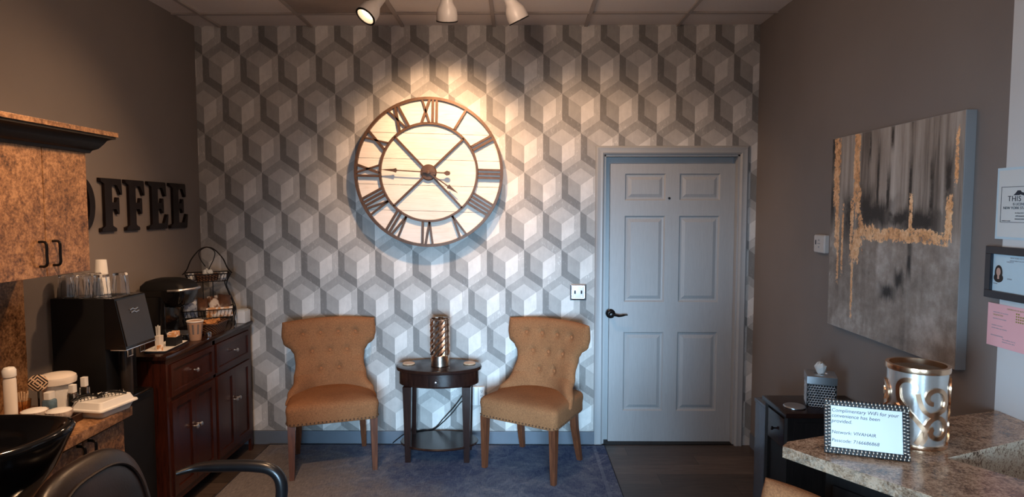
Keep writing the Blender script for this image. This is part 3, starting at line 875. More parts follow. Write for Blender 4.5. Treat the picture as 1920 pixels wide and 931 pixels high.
# dark serving tray
t = thing('serving_tray', 'dark wooden tray with cut-out handle on the worktop', 'tray', (-1.975, 2.532, ZW))
b = bm_new(); add_box(b, -.108, .108, -.06, .065, 0, .008)
add_box(b, -.108, .108, .058, .065, .008, .030); add_box(b, -.108, -.101, -.06, .058, .008, .030); add_box(b, .101, .108, -.06, .058, .008, .030)
obj('base', b, tray_wood, t, False)
b = bm_new()
add_box(b, -.108, -.085, -.068, -.060, 0, .042); add_box(b, -.015, .108, -.068, -.060, 0, .042); add_box(b, -.085, -.015, -.068, -.060, 0, .013); add_box(b, -.085, -.015, -.068, -.060, .029, .042)
obj('handle', b, tray_wood, t, False)
ZTR = ZW+.0085
def bowl(loc, label):
    t = thing('small_bowl', label, 'bowl', loc, 0, 'marbled bowls on the dark tray')
    lathe_obj('bowl', [(.026, 0), (.033, .003), (.046, .030), (.049, .052), (.046, .052), (.043, .030), (.030, .007), (.001, .006)], marbled, t)
    lathe_obj('cotton_fill', [(.001, .040), (.0435, .040), (.0455, .050), (.040, .055), (.020, .060), (.001, .061)], white_plastic, t)
    return t
bw = bowl((-2.022, 2.532, ZTR), 'marbled grey bowl of white cotton, the left of two on the tray')
dup(bw, (-1.920, 2.534, ZTR), label='marbled grey bowl of white cotton, the right of two on the tray')
# white lidded tub and the box below it
t = thing('lidded_tub', 'large round white tub with domed lid behind the bowls', 'tub', (-2.155, 2.76-.045, ZW+.0))
bottom = [(.062, 0), (.066, .004), (.068, .120), (.070, .122), (.070, .128)]
t.location = (-2.075, 2.735, ZW)
lathe_obj('body', [(.050, 0), (.054, .004), (.056, .118), (.054, .120)], white_plastic, t)
lathe_obj('lid', [(.060, .120), (.073, .122), (.075, .140), (.072, .152), (.060, .160), (.03, .166), (.001, .167)], cream_plastic, t)
# amber glass of cotton sticks with fret mirror
t = thing('stick_glass', 'amber glass tumbler full of wooden sticks beside the tray bowls', 'glass', (-2.135, 2.61, ZW))
lathe_obj('tumbler', [(.020, 0), (.025, .003), (.031, .080), (.0285, .080), (.023, .008), (.001, .006)], amber, t, seg=24)
for k in range(9):
    a = k*2.4; r_ = .012; b = bm_new(); x, y = r_*math.cos(a), r_*math.sin(a)
    add_tube(b, [(x*.5, y*.5, .009), (x*1.7, y*1.7, .108+.005*(k % 3))], .0032, 6); obj('stick', b, coaster_wood, t)
t = thing('hand_mirror', 'round black and gold fretwork compact leaning on the white tub', 'mirror', (-2.175, 2.632, ZTR+.07+.025))
t.rotation_euler = (0, 0, R(20)); t.location = (-2.088, 2.640, ZW+.146)
b = bm_new(); add_lathe(b, [(.001, -.004), (.034, -.004), (.037, -.002), (.037, .002), (.034, .004), (.001, .004)], seg=36, mat=rx); obj('disc', b, fret, t)
b = bm_new(); add_tube(b, [(0, .0, -.036), (0, .0, -.146)], .004, 8); obj('handle', b, black_gloss, t)

# ================================================================== FRIDGE + DISPENSER
fr = thing('mini_fridge', 'low black fridge cabinet between base cabinet and cherry sideboard', 'fridge', (XL+.005, 2.86, 0))
b = bm_new(); add_box(b, 0, .305, 0, .355, .02, .765, .004); add_box(b, .03, .28, .03, .33, 0, .02); obj('body', b, black_matt, fr)
b = bm_new(); add_box(b, .307, .330, .003, .352, .03, .760, .004); d = obj('door', b, black_matt, fr)
b = bm_new(); add_tube(b, [(.330, .03, .70), (.350, .03, .69), (.350, .03, .50), (.330, .03, .49)], .006, 8); obj('handle', b, black_gloss, d)
ZF = .7655
cm = thing('beverage_dispenser', 'large black drink dispenser with sloped smoky panel under the glasses', 'drink dispenser', (XL+.02, 2.93, ZF))
H = 1.273-ZF; XB = .302
b = bm_new(); add_box(b, 0, XB-.045, 0, .24, 0, H, .004); obj('body', b, black_matt, cm)
b = bm_new()   # sloped head
pl = [(XB-.043, H-.245), (XB+.056, H-.245), (XB+.056, H-.238), (XB+.008, H-.004), (XB, H), (XB-.043, H)]
add_prism(b, pl, lambda x, z: (x, 0, z), lambda x, z: (x, .24, z)); hd_ = obj('head', b, black_gloss, cm, sharp=20)
b = bm_new(); nx_, nz_ = .238, .052; ln = math.hypot(.048, .234)
def slope(s, y, o): return (XB+.056-.048*s+o*.98, y, H-.238+.234*s+o*.2)
L0 = [slope(.02, .008, .0005), slope(.02, .232, .0005), slope(.97, .232, .0005), slope(.97, .008, .0005)]
L1 = [slope(.02, .008, .004), slope(.02, .232, .004), slope(.97, .232, .004), slope(.97, .008, .004)]
add_loft(b, [L0, L1]); obj('front_panel', b, smoke, cm, False)
b = bm_new(); P = [slope(.73, .085, .0045), slope(.75, .110, .0045), slope(.72, .125, .0045), slope(.74, .150, .0045)]
add_tube(b, P, .004, 6); P = [slope(.67, .090, .0045), slope(.69, .115, .0045), slope(.66, .130, .0045), slope(.68, .155, .0045)]; add_tube(b, P, .004, 6)
obj('emblem', b, satin, cm)
b = bm_new(); add_box(b, XB-.02, XB+.058, -.002, .242, H-.252, H-.246, .002); obj('trim_bar', b, chrome, cm)
for y in (.055, .150):
    b = bm_new(); z0 = H-.252
    add_tube(b, [(XB+.030, y, z0), (XB+.030, y, z0-.040), (XB+.030, y+.036, z0-.040), (XB+.030, y+.036, z0)], .0045, 6, flat=.8); obj('tap_lever', b, chrome, cm)
b = bm_new(); add_lathe(b, [(.026, .012), (.028, .03), (.028, .20), (.024, H-.253)], (XB-.010, .10, 0), 24); obj('column', b, smoke, cm)
b = bm_new(); add_box(b, XB-.045, XB+.035, .01, .23, 0, .016, .004); obj('drip_tray', b, black_gloss, cm)
# glasses upside down on the dispenser
gz = 1.274
def tumbler(loc, label):
    b = bm_new(); n = 20; L = []
    for r, z in ((.0385, 0), (.0395, .002), (.031, .108), (.028, .112), (.001, .112), (.001, .100), (.026, .099), (.0365, .002), (.0385, 0)):
        L.append([((r*(1+(.06 if i % 2 and r > .02 else 0)))*math.cos(2*PI*i/n), (r*(1+(.06 if i % 2 and r > .02 else 0)))*math.sin(2*PI*i/n), z) for i in range(n)])
    add_loft(b, L, cap=False); o = obj('drinking_glass', b, glass, None, loc=loc, sharp=25)
    return tag(o, label, 'glass', 'upturned glasses on the drink dispenser')
g0 = tumbler((-2.190, 2.975, gz), 'clear upturned glass at the left end of the front row')
fx = [(-2.103, 2.972, 'clear upturned glass, second from left in the front row'), (-2.019, 2.976, 'clear upturned glass, third from left in the front row')]
for x, y, l in fx:
    o = g0.copy(); C.objects.link(o); o.location = (x, y, gz); o['label'] = l
bk_ = [(-2.195, 3.062, 'clear upturned glass at the left end of the back row'), (-2.108, 3.054, 'clear upturned glass in the middle of the back row, beside paper cup'), (-1.985, 3.066, 'clear upturned glass nearest to the black coffee maker')]
for x, y, l in bk_:
    o = g0.copy(); C.objects.link(o); o.location = (x, y, gz); o['label'] = l; o.rotation_euler = (0, 0, .6)
b = bm_new(); add_lathe(b, [(.034, 0), (.036, .002), (.036, .008), (.025, .088), (.024, .090), (.001, .088)], seg=28)
cupw = obj('paper_cup', b, white_plastic, None, loc=(-2.125, 3.134, gz)); tag(cupw, 'white paper cup standing upside down behind the glasses', 'paper cup')
cupw.scale = (1, 1, 1.9)

# ================================================================== SIDEBOARD
sb = thing('sideboard', 'dark cherry sideboard with drawers and doors along the left wall', 'sideboard', (XL+.016, 3.24, 0))
SD, SL, SH = .365, 1.075, .920
b = bm_new(); add_box(b, 0, SD-.02, 0.012, SL-.012, .09, SH-.025)
add_box(b, SD-.02, SD-.002, .012, .045, .0, SH-.025); add_box(b, SD-.02, SD-.002, SL-.045, SL-.012, 0, SH-.025); add_box(b, SD-.02, SD-.002, SL/2-.015, SL/2+.015, .09, SH-.025)
add_box(b, SD-.02, SD-.002, .045, SL-.045, .09, .13); add_box(b, SD-.02, SD-.002, .045, SL-.045, SH-.055, SH-.025); add_box(b, SD-.02, SD-.002, .045, SL-.045, .660, .680)
add_box(b, 0, .03, .012, .045, 0, .09); add_box(b, 0, .03, SL-.045, SL-.012, 0, .09)
obj('body', b, cherry, sb, False)
b = bm_new(); add_box(b, 0, SD+.012, -.004, SL+.004, SH-.025, SH, .005); obj('top', b, polished_top, sb)
def shaker(y0, y1, z0, z1, nm, fw=.04):
    b = bm_new(); x0, x1 = SD-.006, SD+.008
    for q in ((y0, y0+fw, z0, z1), (y1-fw, y1, z0, z1), (y0+fw, y1-fw, z0, z0+fw), (y0+fw, y1-fw, z1-fw, z1)): add_box(b, x0, x1, *q)
    add_box(b, x0, x0+.006, y0+fw, y1-fw, z0+fw, z1-fw)
    return obj(nm, b, cherry, sb, False)
def knob(par, y, z):
    b = bm_new(); add_lathe(b, [(.006, 0), (.005, .012), (.013, .018), (.013, .024), (.008, .029), (.001, .030)], seg=16, mat=Matrix.Translation((SD+.0075, y, z)) @ Matrix.Rotation(PI/2, 4, 'Y')); obj('knob', b, satin, par)
h2 = SL/2
for y0, y1 in ((.047, h2-.017), (h2+.017, SL-.047)):
    d = shaker(y0, y1, .683, SH-.058, 'drawer', .028); knob(d, (y0+y1)/2, .775)
    ym = (y0+y1)/2
    d = shaker(y0, ym-.001, .132, .657, 'door'); knob(d, ym-.022, .45)
    d = shaker(ym+.001, y1, .132, .657, 'door'); knob(d, ym+.022, .45)
ZS = SH+.0005

# coffee maker
kg = thing('coffee_maker', 'black single-serve coffee maker with silver lid handle on the sideboard', 'coffee maker', (-2.09, 3.715, ZS))
b = bm_new()
def KL(x0, x1, hy, z, r=.03): return [(x, y, z) for x, y in rrect((x1-x0)/2, hy, r, 5, (x0+x1)/2, 0)]
add_loft(b, [KL(-.145, .115, .085, 0), KL(-.145, .115, .085, .020), KL(-.145, .110, .085, .028)]); obj('base', b, black_gloss, kg)
b = bm_new(); add_loft(b, [KL(-.145, -.010, .095, .0285), KL(-.150, -.005, .100, .15), KL(-.150, .0, .100, .262)]); obj('reservoir', b, black_gloss, kg)
b = bm_new(); add_loft(b, [KL(.0, .070, .062, .195), KL(-.005, .100, .078, .215), KL(-.148, .115, .098, .265), KL(-.150, .118, .100, .30)]); obj('brew_head', b, black_gloss, kg)
b = bm_new(); add_loft(b, [KL(-.152, .120, .101, .301), KL(-.150, .112, .099, .325), KL(-.125, .080, .085, .352), KL(-.085, .035, .055, .366), KL(-.05, .005, .03, .369, .02)]); obj('lid', b, black_matt, kg)
b = bm_new(); add_tube(b, smooth_pts([(.03, -.106, .300), (.10, -.095, .303), (.142, -.045, .306), (.150, 0, .307), (.142, .045, .306), (.10, .095, .303), (.03, .106, .300)], 5), .0085, 8); obj('lid_handle', b, satin, kg)
b = bm_new(); add_box(b, -.005, .11, -.06, .06, .0285, .036, .002); obj('drip_grate', b, satin, kg)

# tray with sugar, creamers, stirrers
t = thing('condiment_tray', 'long white tray holding sugar packets on the sideboard', 'tray', (-1.985, 3.445, ZS), R(5))
def L(hx, hy, z, r=.012): return [(x, y, z) for x, y in rrect(hx, hy, r, 4)]
b = bm_new(); add_loft(b, [L(.045, .12, 0), L(.050, .125, .002), L(.062, .140, .012), L(.059, .137, .013), L(.047, .122, .005), L(.040, .115, .0045)]); obj('dish', b, white_plastic, t)
zc = ZS+.0055
t = thing('sugar_caddy', 'small black caddy of sugar packets on the white tray', 'caddy', (-1.972, 3.505, zc), R(6))
b = bm_new(); add_box(b, -.028, .028, -.042, .042, 0, .004); add_box(b, -.028, -.025, -.042, .042, .004, .050); add_box(b, .025, .028, -.042, .042, .004, .050); add_box(b, -.025, .025, -.042, -.039, .004, .050); add_box(b, -.025, .025, .039, .042, .004, .050)
obj('box', b, black_matt, t, False)
for k in range(7):
    b = bm_new(); y = -.033+.011*k; mm = Matrix.Translation((random.uniform(-.003, .003), y, .042)) @ Matrix.Rotation(random.uniform(-.15, .15), 4, 'Y') @ Matrix.Rotation(random.uniform(-.12, .12), 4, 'X')
    add_box(b, -.020, .020, -.002, .002, -.036, .034, .0015, 1, mm); obj('sugar_packet', b, sugar_pack, t)
t = thing('stirrer_cup', 'white cup of stirrers standing at the near end of white tray', 'cup', (-1.992, 3.392, zc))
b = bm_new(); add_loft(b, [L(.014, .019, 0, .004), L(.015, .020, .075, .004)]); obj('cup', b, cream_plastic, t)
for k in range(5):
    b = bm_new(); x, y = (-.008+.008*(k % 3), -.008+.016*(k//3)); add_tube(b, [(x, y, .076), (x*1.2, y*1.2, .128+.004*(k % 2))], .0028, 6); obj('stirrer', b, white_plastic, t)
b = bm_new(); add_box(b, -.012, .012, -.011, .011, 0, .030, .002); o = obj('creamer_pot', b, sugar_pack, None, loc=(-1.966, 3.352, zc)); tag(o, 'tiny white and orange creamer at the near end of tray', 'creamer')
# paper coffee cup
t = thing('coffee_cup', 'kraft paper coffee cup with dark stripes standing on the sideboard', 'cup', (-1.930, 3.660, ZS))
b = bm_new(); add_lathe(b, [(.031, 0), (.032, .003), (.045, .112), (.043, .112), (.030, .006), (.001, .005)], seg=36); obj('cup', b, cup_m, t)
b = bm_new(); add_lathe(b, [(.0432, .109), (.0475, .111), (.048, .116), (.0455, .119), (.0425, .116), (.0432, .109)], seg=36, cap=False); obj('rim', b, cream_plastic, t)
b = bm_new(); add_lathe(b, [(.014, 0), (.016, .004), (.016, .030), (.010, .036), (.001, .038)], seg=18); o = obj('small_jar', b, chrome, None, loc=(-1.888, 3.735, ZS)); tag(o, 'tiny silver jar between the coffee cup and wicker basket', 'jar')
# wicker basket with crackers
t = thing('wicker_basket', 'low dark wicker basket full of orange crackers on the sideboard', 'basket', (-1.945, 3.890, ZS), R(4))
b = bm_new(); add_loft(b, [L(.052, .080, 0, .02), L(.058, .086, .020, .02), L(.068, .098, .060, .02), L(.072, .102, .066, .02), L(.065, .095, .066, .02), L(.050, .078, .012, .02)]); obj('basket', b, wicker, t)
b = bm_new(); add_tube(b, [(x, y, .066) for x, y in rrect(.069, .099, .02, 5)], .006, 8, True); obj('rim', b, wicker, t)
for k in range(16):
    b = bm_new(); mm = Matrix.Translation((random.uniform(-.040, .040), random.uniform(-.068, .068), .058+random.uniform(0, .020))) @ Matrix.Rotation(random.uniform(-.5, .5), 4, 'X') @ Matrix.Rotation(random.uniform(-.5, .5), 4, 'Y') @ Matrix.Rotation(random.uniform(0, 3), 4, 'Z')
    add_box(b, -.022, .022, -.022, .022, -.003, .003, .002, 1, mm); o = obj('cracker_pack', b, cracker, None, loc=t.location)
    tag(o, 'orange cracker lying loose in the low wicker basket', 'cracker', 'crackers in the wicker basket')
t = thing('napkin_box', 'white napkin box at the far end of the sideboard', 'box', (-1.905, 4.245, ZS))
b = bm_new(); add_box(b, -.035, .035, -.045, .045, 0, .085, .003); obj('box', b, white_plastic, t)
b = bm_new(); add_box(b, -.027, .027, -.035, .035, .0852, .092, .002); obj('napkins', b, paper, t)

# two tier wire stand
ws = thing('wire_basket_stand', 'two-tier black wire basket stand with arched handle on the sideboard', 'basket stand', (-2.072, 4.11, ZS), R(30))
def tier(nm, hx, hy, z0, z1, fl):
    b = bm_new(); top = rrect(hx, hy, .02, 4); bot = rrect(hx-fl, hy-fl, .02, 4)
    add_tube(b, [(x, y, z1) for x, y in top], .0035, 6, True); add_tube(b, [(x, y, z0) for x, y in bot], .0028, 6, True)
    for hx_, hy_, n_, ax in ((hx, hy, 13, 0), (hx, hy, 9, 1)):
        for k in range(n_):
            f = -1+2*(k+.5)/n_
            for s in (-1, 1):
                if ax == 0: p, q = (f*(hx-.01), s*hy, z1), (f*(hx-fl-.006), s*(hy-fl), z0)
                else: p, q = (s*hx, f*(hy-.01), z1), (s*(hx-fl), f*(hy-fl-.006), z0)
                add_tube(b, [p, q], .0017, 5)
    for k in range(7):
        f = -1+2*(k+.5)/7; add_tube(b, [(f*(hx-fl-.005), -(hy-fl), z0), (f*(hx-fl-.005), hy-fl, z0)], .0017, 5)
    obj(nm, b, wire, ws)
tier('lower_basket', .160, .100, .055, .118, .022); tier('upper_basket', .135, .095, .305, .355, .022)
b = bm_new()
for s in (-1, 1):
    for k in (-1, 1):
        add_tube(b, smooth_pts([(s*.148, k*.093, .0035), (s*.152, k*.096, .03), (s*.148, k*.093, .055), (s*.160, k*.088, .118), (s*.135, k*.085, .20), (s*.110, k*.072, .27), (s*.113, k*.073, .305), (s*.135, k*.080, .355)], 5), .0035, 6)
add_tube(b, smooth_pts([(-.150, 0, .350), (-.122, 0, .385), (-.095, 0, .45), (-.045, 0, .512), (0, 0, .530), (.045, 0, .512), (.095, 0, .45), (.122, 0, .385), (.150, 0, .350)], 6), .004, 8)
add_tube(b, smooth_pts([(-.012, 0, .40), (-.042, 0, .455), (-.045, 0, .50), (0, 0, .528), (.045, 0, .50), (.040, 0, .45), (.010, 0, .385), (.004, 0, .355)], 6), .003, 6)
for s in (-1, 1): add_tube(b, [(s*.03, 0, .305), (s*.03, 0, .055)], .003, 6)
obj('frame', b, wire, ws)
def packet(label, lx, ly, lz, rot, m, hx=.045, hz=.06, th=.014, name='snack_packet'):
    """a pillow packet; position given in the stand's own frame"""
    b = bm_new(); n = 12; rows = []
    for sgn in (1, -1):
        G = []
        for j in range(n+1):
            r_ = []
            for i in range(n+1):
                u = -1+2*i/n; v = -1+2*j/n; k = (1-u**4)*(1-v**4)
                r_.append(b.verts.new((u*hx, sgn*th*k*(1+.15*math.sin(5*u+3*v)), v*hz)))
            G.append(r_)
        for j in range(n):
            for i in range(n): b.faces.new((G[j][i], G[j][i+1], G[j+1][i+1], G[j+1][i]))
    mw = Matrix.Translation(ws.location) @ Matrix.Rotation(ws.rotation_euler.z, 4, 'Z') @ Matrix.Translation((lx, ly, lz))
    o = obj(name, b, m); o.location = mw.translation; o.rotation_euler = (rot[0], rot[1], rot[2]+ws.rotation_euler.z)
    tag(o, label, 'packet', 'packets in the wire stand'); return o
packet('blue patterned packet at the left end of the lower wire basket', -.110, -.045, .130, (R(-20), 0, R(5)), blue_pack, .040, .060)
packet('plain brown packet lying at the middle left of the lower basket', -.035, -.02, .150, (R(-50), R(6), 0), choc, .0315, .060)
packet('brown and white packet in the middle of the lower basket', .031, -.015, .158, (R(-50), R(-5), R(4)), brown_pack, .0315, .060)
packet('plain brown packet at the right end of the lower basket', .098, .0, .160, (R(-48), R(12), R(4)), choc, .040, .060)
packet('cream packet standing along the front rail of lower basket', .060, -.078, .100, (R(-8), 0, 0), sugar_pack, .080, .032, .008)
packet('white and blue packet at the right end of upper basket', .094, -.03, .335, (R(-15), 0, R(-10)), blue_pack, .020, .026, .008)
packet('white and blue packet at the left end of upper basket', -.100, -.03, .335, (R(-15), 0, R(8)), blue_pack, .019, .026, .008)
mw = Matrix.Translation(ws.location) @ Matrix.Rotation(ws.rotation_euler.z, 4, 'Z')
b = bm_new(); add_loft(b, [L(.060, .055, 0, .01), L(.070, .062, .043, .01), L(.066, .058, .043, .01), L(.056, .050, .004, .01)])
o = obj('wicker_liner', b, wicker); o.location = mw @ Vector((-.005, -.0, .308)); o.rotation_euler = ws.rotation_euler; tag(o, 'small brown wicker tray inside the upper wire basket', 'basket')
b = bm_new(); bmesh.ops.create_icosphere(b, subdivisions=3, radius=.03)
for v in b.verts: v.co *= 1+.28*math.sin(9*v.co.x*30+v.co.z*90)*math.cos(v.co.y*120); v.co.z *= .9
o = obj('crumpled_napkin', b, paper); o.location = mw @ Vector((.0, -.0, .345+.012)); tag(o, 'crumpled white napkin lying in the upper wire basket', 'napkin')

# ================================================================== WALL FITTINGS
sw = thing('light_switch', 'double toggle light switch with silver plate left of the door', 'light switch', (.434, YB, 1.113))
b = bm_new(); add_loft(b, [[(x, -.0005, z) for x, z in rrect(.0585, .0585, .004, 3)], [(x, -.004, z) for x, z in rrect(.0585, .0585, .004, 3)], [(x, -.009, z) for x, z in rrect(.046, .046, .003, 3)]]); obj('plate', b, satin, sw, False)
b = bm_new(); add_box(b, -.043, .043, -.011, -.0092, -.043, .043, .001); pl_ = obj('insert', b, white_plastic, sw)
for s in (-1, 1):
    b = bm_new(); add_box(b, s*.023-.0055, s*.023+.0055, -.012, -.0112, -.012, .012); add_box(b, s*.023-.003, s*.023+.003, -.020, -.0115, -.001, .008); obj('toggle', b, ink, sw, False)
    for z in (-.03, .03):
        b = bm_new(); add_lathe(b, [(.0035, 0), (.003, .0012), (.001, .0013)], seg=10, mat=Matrix.Translation((s*.023, -.0112, z)) @ rx); obj('screw', b, satin, pl_)
ou = thing('outlet_adapter', 'white wall outlet adapter behind the oval table with plugged cords', 'outlet', (-.288, YB, .364))
b = bm_new(); add_box(b, -.053, .055, -.034, -.0005, -.065, .068, .004)
body = obj('housing', b, white_plastic, ou)
b = bm_new()
for x in (-.022, .008): add_box(b, x-.001, x+.001, -.0350, -.0342, -.062, .065)
obj('groove', b, ink, body, False)
b = bm_new()
for z in (-.035, .0, .035):
    add_box(b, .026, .029, -.0350, -.0342, z, z+.010); add_box(b, .036, .039, -.0350, -.0342, z, z+.009); add_lathe(b, [(.003, 0), (.001, .0008)], seg=8, mat=Matrix.Translation((.0325, -.0342, z-.006)) @ rx)
obj('socket_slots', b, ink, body, False)
def cord(z, pts, label):
    t = thing('power_cord', label, 'cord', (-.346, YB-.02, z), 0, 'black cords plugged into the outlet adapter')
    b = bm_new(); add_box(b, -.030, -.0005, -.012, .010, -.010, .010, .003); obj('plug', b, black_matt, t)
    o = Vector(t.location); b = bm_new(); add_tube(b, smooth_pts([Vector(p)-o for p in pts], 8), .0035, 6); obj('cable', b, black_matt, t)
cord(.395, [(-.376, 4.38, .395), (-.40, 4.366, .36), (-.45, 4.37, .29), (-.53, 4.375, .20), (-.60, 4.378, .125), (-.70, 4.376, .106), (-.80, 4.375, .090), (-.86, 4.375, .05), (-.90, 4.376, .0155)], 'thin black cord from the upper plug, trailing behind the oval table')
cord(.335, [(-.376, 4.385, .335), (-.41, 4.385, .31), (-.47, 4.383, .235), (-.54, 4.382, .165), (-.61, 4.382, .112), (-.68, 4.382, .1115), (-.75, 4.382, .09), (-.80, 4.382, .05), (-.82, 4.376, .0045)], 'thin black cord from the lower plug, trailing behind the oval table')
th_ = thing('thermostat', 'small white thermostat on the right wall beside the canvas', 'thermostat', (XR, 3.42, 1.512))
b = bm_new(); add_loft(b, [[(-.0005, y, z) for y, z in rrect(.060, .050, .008, 4)], [(-.020, y, z) for y, z in rrect(.060, .050, .008, 4)], [(-.026, y, z) for y, z in rrect(.054, .045, .008, 4)]]); obj('housing', b, white_enamel, th_)
b = bm_new(); add_box(b, -.0272, -.0262, .030, .040, -.005, .020); obj('display', b, ink, th_, False)
b = bm_new()
for z, s in ((.016, 1), (-.014, -1)):
    add_prism(b, [(-.008, z), (.008, z), (0, z+s*.010)], lambda y, q: (-.0262, y, q), lambda y, q: (-.0275, y, q))
add_box(b, -.0275, -.0262, -.014, .014, -.001, .003)
obj('button', b, faint_ink, th_, False)

# ================================================================== PAINTING
pt = thing('canvas_painting', 'large square abstract canvas in grey with gold leaf on right wall', 'painting', (XR, 3.272, 1.098))
PW, PHt, PD = .962, .968, .040
b = bm_new(); add_box(b, -PD, -.0005, -PW, 0, 0, PHt, .002); obj('canvas', b, canvas_edge, pt, False)
b = bm_new(); n = 40
rows = [[b.verts.new((-PD-.0012-.0006*math.sin(i*1.7)*math.cos(j*2.1), -.002-(PW-.004)*i/n, .002+(PHt-.004)*j/n)) for i in range(n+1)] for j in range(n+1)]
for j in range(n):
    for i in range(n): b.faces.new((rows[j][i], rows[j][i+1], rows[j+1][i+1], rows[j+1][i]))
add_box(b, -PD-.0012, -PD-.0002, -PW+.002, -.002, .002, PHt-.002)
obj('painted_face', b, painting_m, pt)

# ================================================================== NOTICES ON THE RIGHT WALL
RY = (PI/2, 0, -PI/2)      # text facing -x, running towards the camera
def wtxt(par, body, size, y, z, m=ink, x=-.0035, **k): return text('lettering', body, size, m, par, (x, y, z), RY, .0002, **k)
nt = thing('certificate_sheet', 'white laminated certificate sheet on wall, topmost of three notices', 'notice', (XR-.0065, 2.190, 1.598))
b = bm_new(); add_box(b, -.0012, -.0002, -.255, 0, 0, .245); obj('laminate', b, photo_back, nt, False)
b = bm_new(); add_box(b, -.0026, -.0013, -.250, -.010, .008, .236); obj('sheet', b, paper, nt, False)
b = bm_new()
for q in ((-.245, -.0225, .058, .0595), (-.245, -.0225, .178, .1795), (-.0240, -.0225, .058, .179)): add_box(b, -.0033, -.0027, *q)
obj('border', b, ink, nt, False)
wtxt(nt, 'THIS', .026, -.052, .130, space=1.1); wtxt(nt, 'IS LICENSED', .012, -.075, .116); wtxt(nt, 'NEW YORK STATE', .013, -.034, .103)
wtxt(nt, 'TO PRACTICE', .006, -.085, .088); wtxt(nt, 'APPEARANCE', .006, -.088, .078); wtxt(nt, 'ENHANCEMENT', .006, -.086, .068); wtxt(nt, 'NUMBER OF LICENSE', .004, -.03, .062)
b = bm_new()
add_prism(b, [(-.075, .150), (-.085, .158), (-.092, .166), (-.104, .166), (-.110, .160), (-.128, .156), (-.128, .146), (-.105, .152), (-.098, .150)], lambda y, z: (-.0027, y, z), lambda y, z: (-.0033, y, z))
obj('emblem', b, ink, nt, False)
pf = thing('license_frame', 'black framed licence with portrait photo, middle of three wall notices', 'picture frame', (XR-.0065, 2.205, 1.392))
Wf, Hf = .26, .180
b = bm_new()
for q in ((-Wf, 0, 0, .026), (-Wf, 0, Hf-.026, Hf), (-Wf, -Wf+.026, .026, Hf-.026), (-.026, 0, .026, Hf-.026)): add_box(b, -.020, -.0005, *q, .0015)
obj('frame', b, frame_navy, pf, False)
b = bm_new(); add_box(b, -.010, -.001, -Wf+.02, -.02, .02, Hf-.02); sheet = obj('licence_sheet', b, photo_back, pf, False)
b = bm_new()
def ell(b, cy, cz, ry, rz_, x0, x1, z0=-9, n=26):
    add_prism(b, [(cy+ry*math.cos(2*PI*i/n), max(z0, cz+rz_*math.sin(2*PI*i/n))) for i in range(n)], lambda y, z: (x0, y, z), lambda y, z: (x1, y, z))
ell(b, -.052, .090, .017, .026, -.0102, -.0108); ell(b, -.052, .072, .021, .016, -.0102, -.0107)
obj('portrait_hair', b, photo_hair, sheet, False)
b = bm_new(); ell(b, -.052, .093, .0095, .014, -.0109, -.0114); add_box(b, -.0113, -.0109, -.056, -.048, .068, .082)
obj('portrait_face', b, photo_skin, sheet, False)
for bd, s, y, z in (('UNIQUE ID', .006, -.085, .128), ('NEW YORK STATE', .007, -.10, .142), ('DEPARTMENT OF STATE', .006, -.098, .133), ('EXPIRES', .006, -.09, .070), ('NUMBER', .005, -.03, .050)):
    wtxt(pf, bd, s, y, z, faint_ink, -.0105)
pk = thing('pink_notice', 'pink printed certificate on the wall, lowest of three notices', 'notice', (XR-.0065, 2.205, 1.222))
b = bm_new(); add_box(b, -.0012, -.0002, -.255, 0, 0, .150); obj('sheet', b, pink_paper, pk, False)
for bd, s, y, z, mm in (('CERTIFICATE OF AUTHORITY', .007, -.085, .136, gold_ink), ('DEPARTMENT OF TAXATION', .005, -.025, .118, faint_ink), ('VALIDATED', .0085, -.025, .108, gold_ink), ('IDENTIFICATION NUMBER', .005, -.025, .096, faint_ink),
                        ('LICENSED LOCATION', .005, -.02, .072, faint_ink), ('OWNER NAME AND ADDRESS', .005, -.02, .062, faint_ink), ('NONTRANSFERABLE', .006, -.018, .036, faint_ink), ('This certificate must be', .006, -.07, .028, faint_ink), ('displayed at your place', .006, -.07, .020, faint_ink)):
    wtxt(pk, bd, s, y, z, mm, -.0014)
b = bm_new()
for k in range(14):
    y = -.125-.009*(k % 4); z = .098+.009*(k//4); add_box(b, -.002, -.0013, y-.005, y, z, z+.005)
obj('seal', b, gold_ink, pk, False)

# ================================================================== RIGHT SIDE TABLE
st = thing('accent_table', 'small black wood cabinet table against the right wall', 'table', (1.475, 2.995, 0))
hx, hy, zt2 = .205, .130, .750
b = bm_new(); add_box(b, -hx-.014, hx, -hy-.014, hy+.014, zt2-.024, zt2, .004); obj('tabletop', b, espresso, st)
b = bm_new(); add_box(b, -hx+.01, hx-.002, -hy+.004, hy-.004, .28, zt2-.025)
for sx in (-1, 1):
    for sy in (-1, 1):
        x, y = sx*(hx-.02), sy*(hy-.018); add_box(b, x-.020+(.001 if sx > 0 else 0), x+.020-(.002 if sx > 0 else 0), y-.018, y+.018, 0, zt2-.025)
add_box(b, -hx+.01, hx-.01, -hy+.01, hy-.01, .10, .12)
obj('body', b, black_wood, st, False)
b = bm_new(); add_box(b, -hx-.001, -hx+.012, -hy+.038, hy-.038, .56, zt2-.045, .002); d = obj('drawer', b, espresso, st)
b = bm_new(); add_lathe(b, [(.004, 0), (.004, .010), (.010, .015), (.009, .022), (.001, .024)], seg=14, mat=Matrix.Translation((-hx-.001, 0, .63)) @ Matrix.Rotation(-PI/2, 4, 'Y')); obj('knob', b, bronze, d)
b = bm_new(); add_box(b, -hx+.030, hx-.030, -hy-.001, -hy+.0035, .30, zt2-.05, .001); obj('side_panel', b, black_wood, st, False)
zz = zt2+.0005
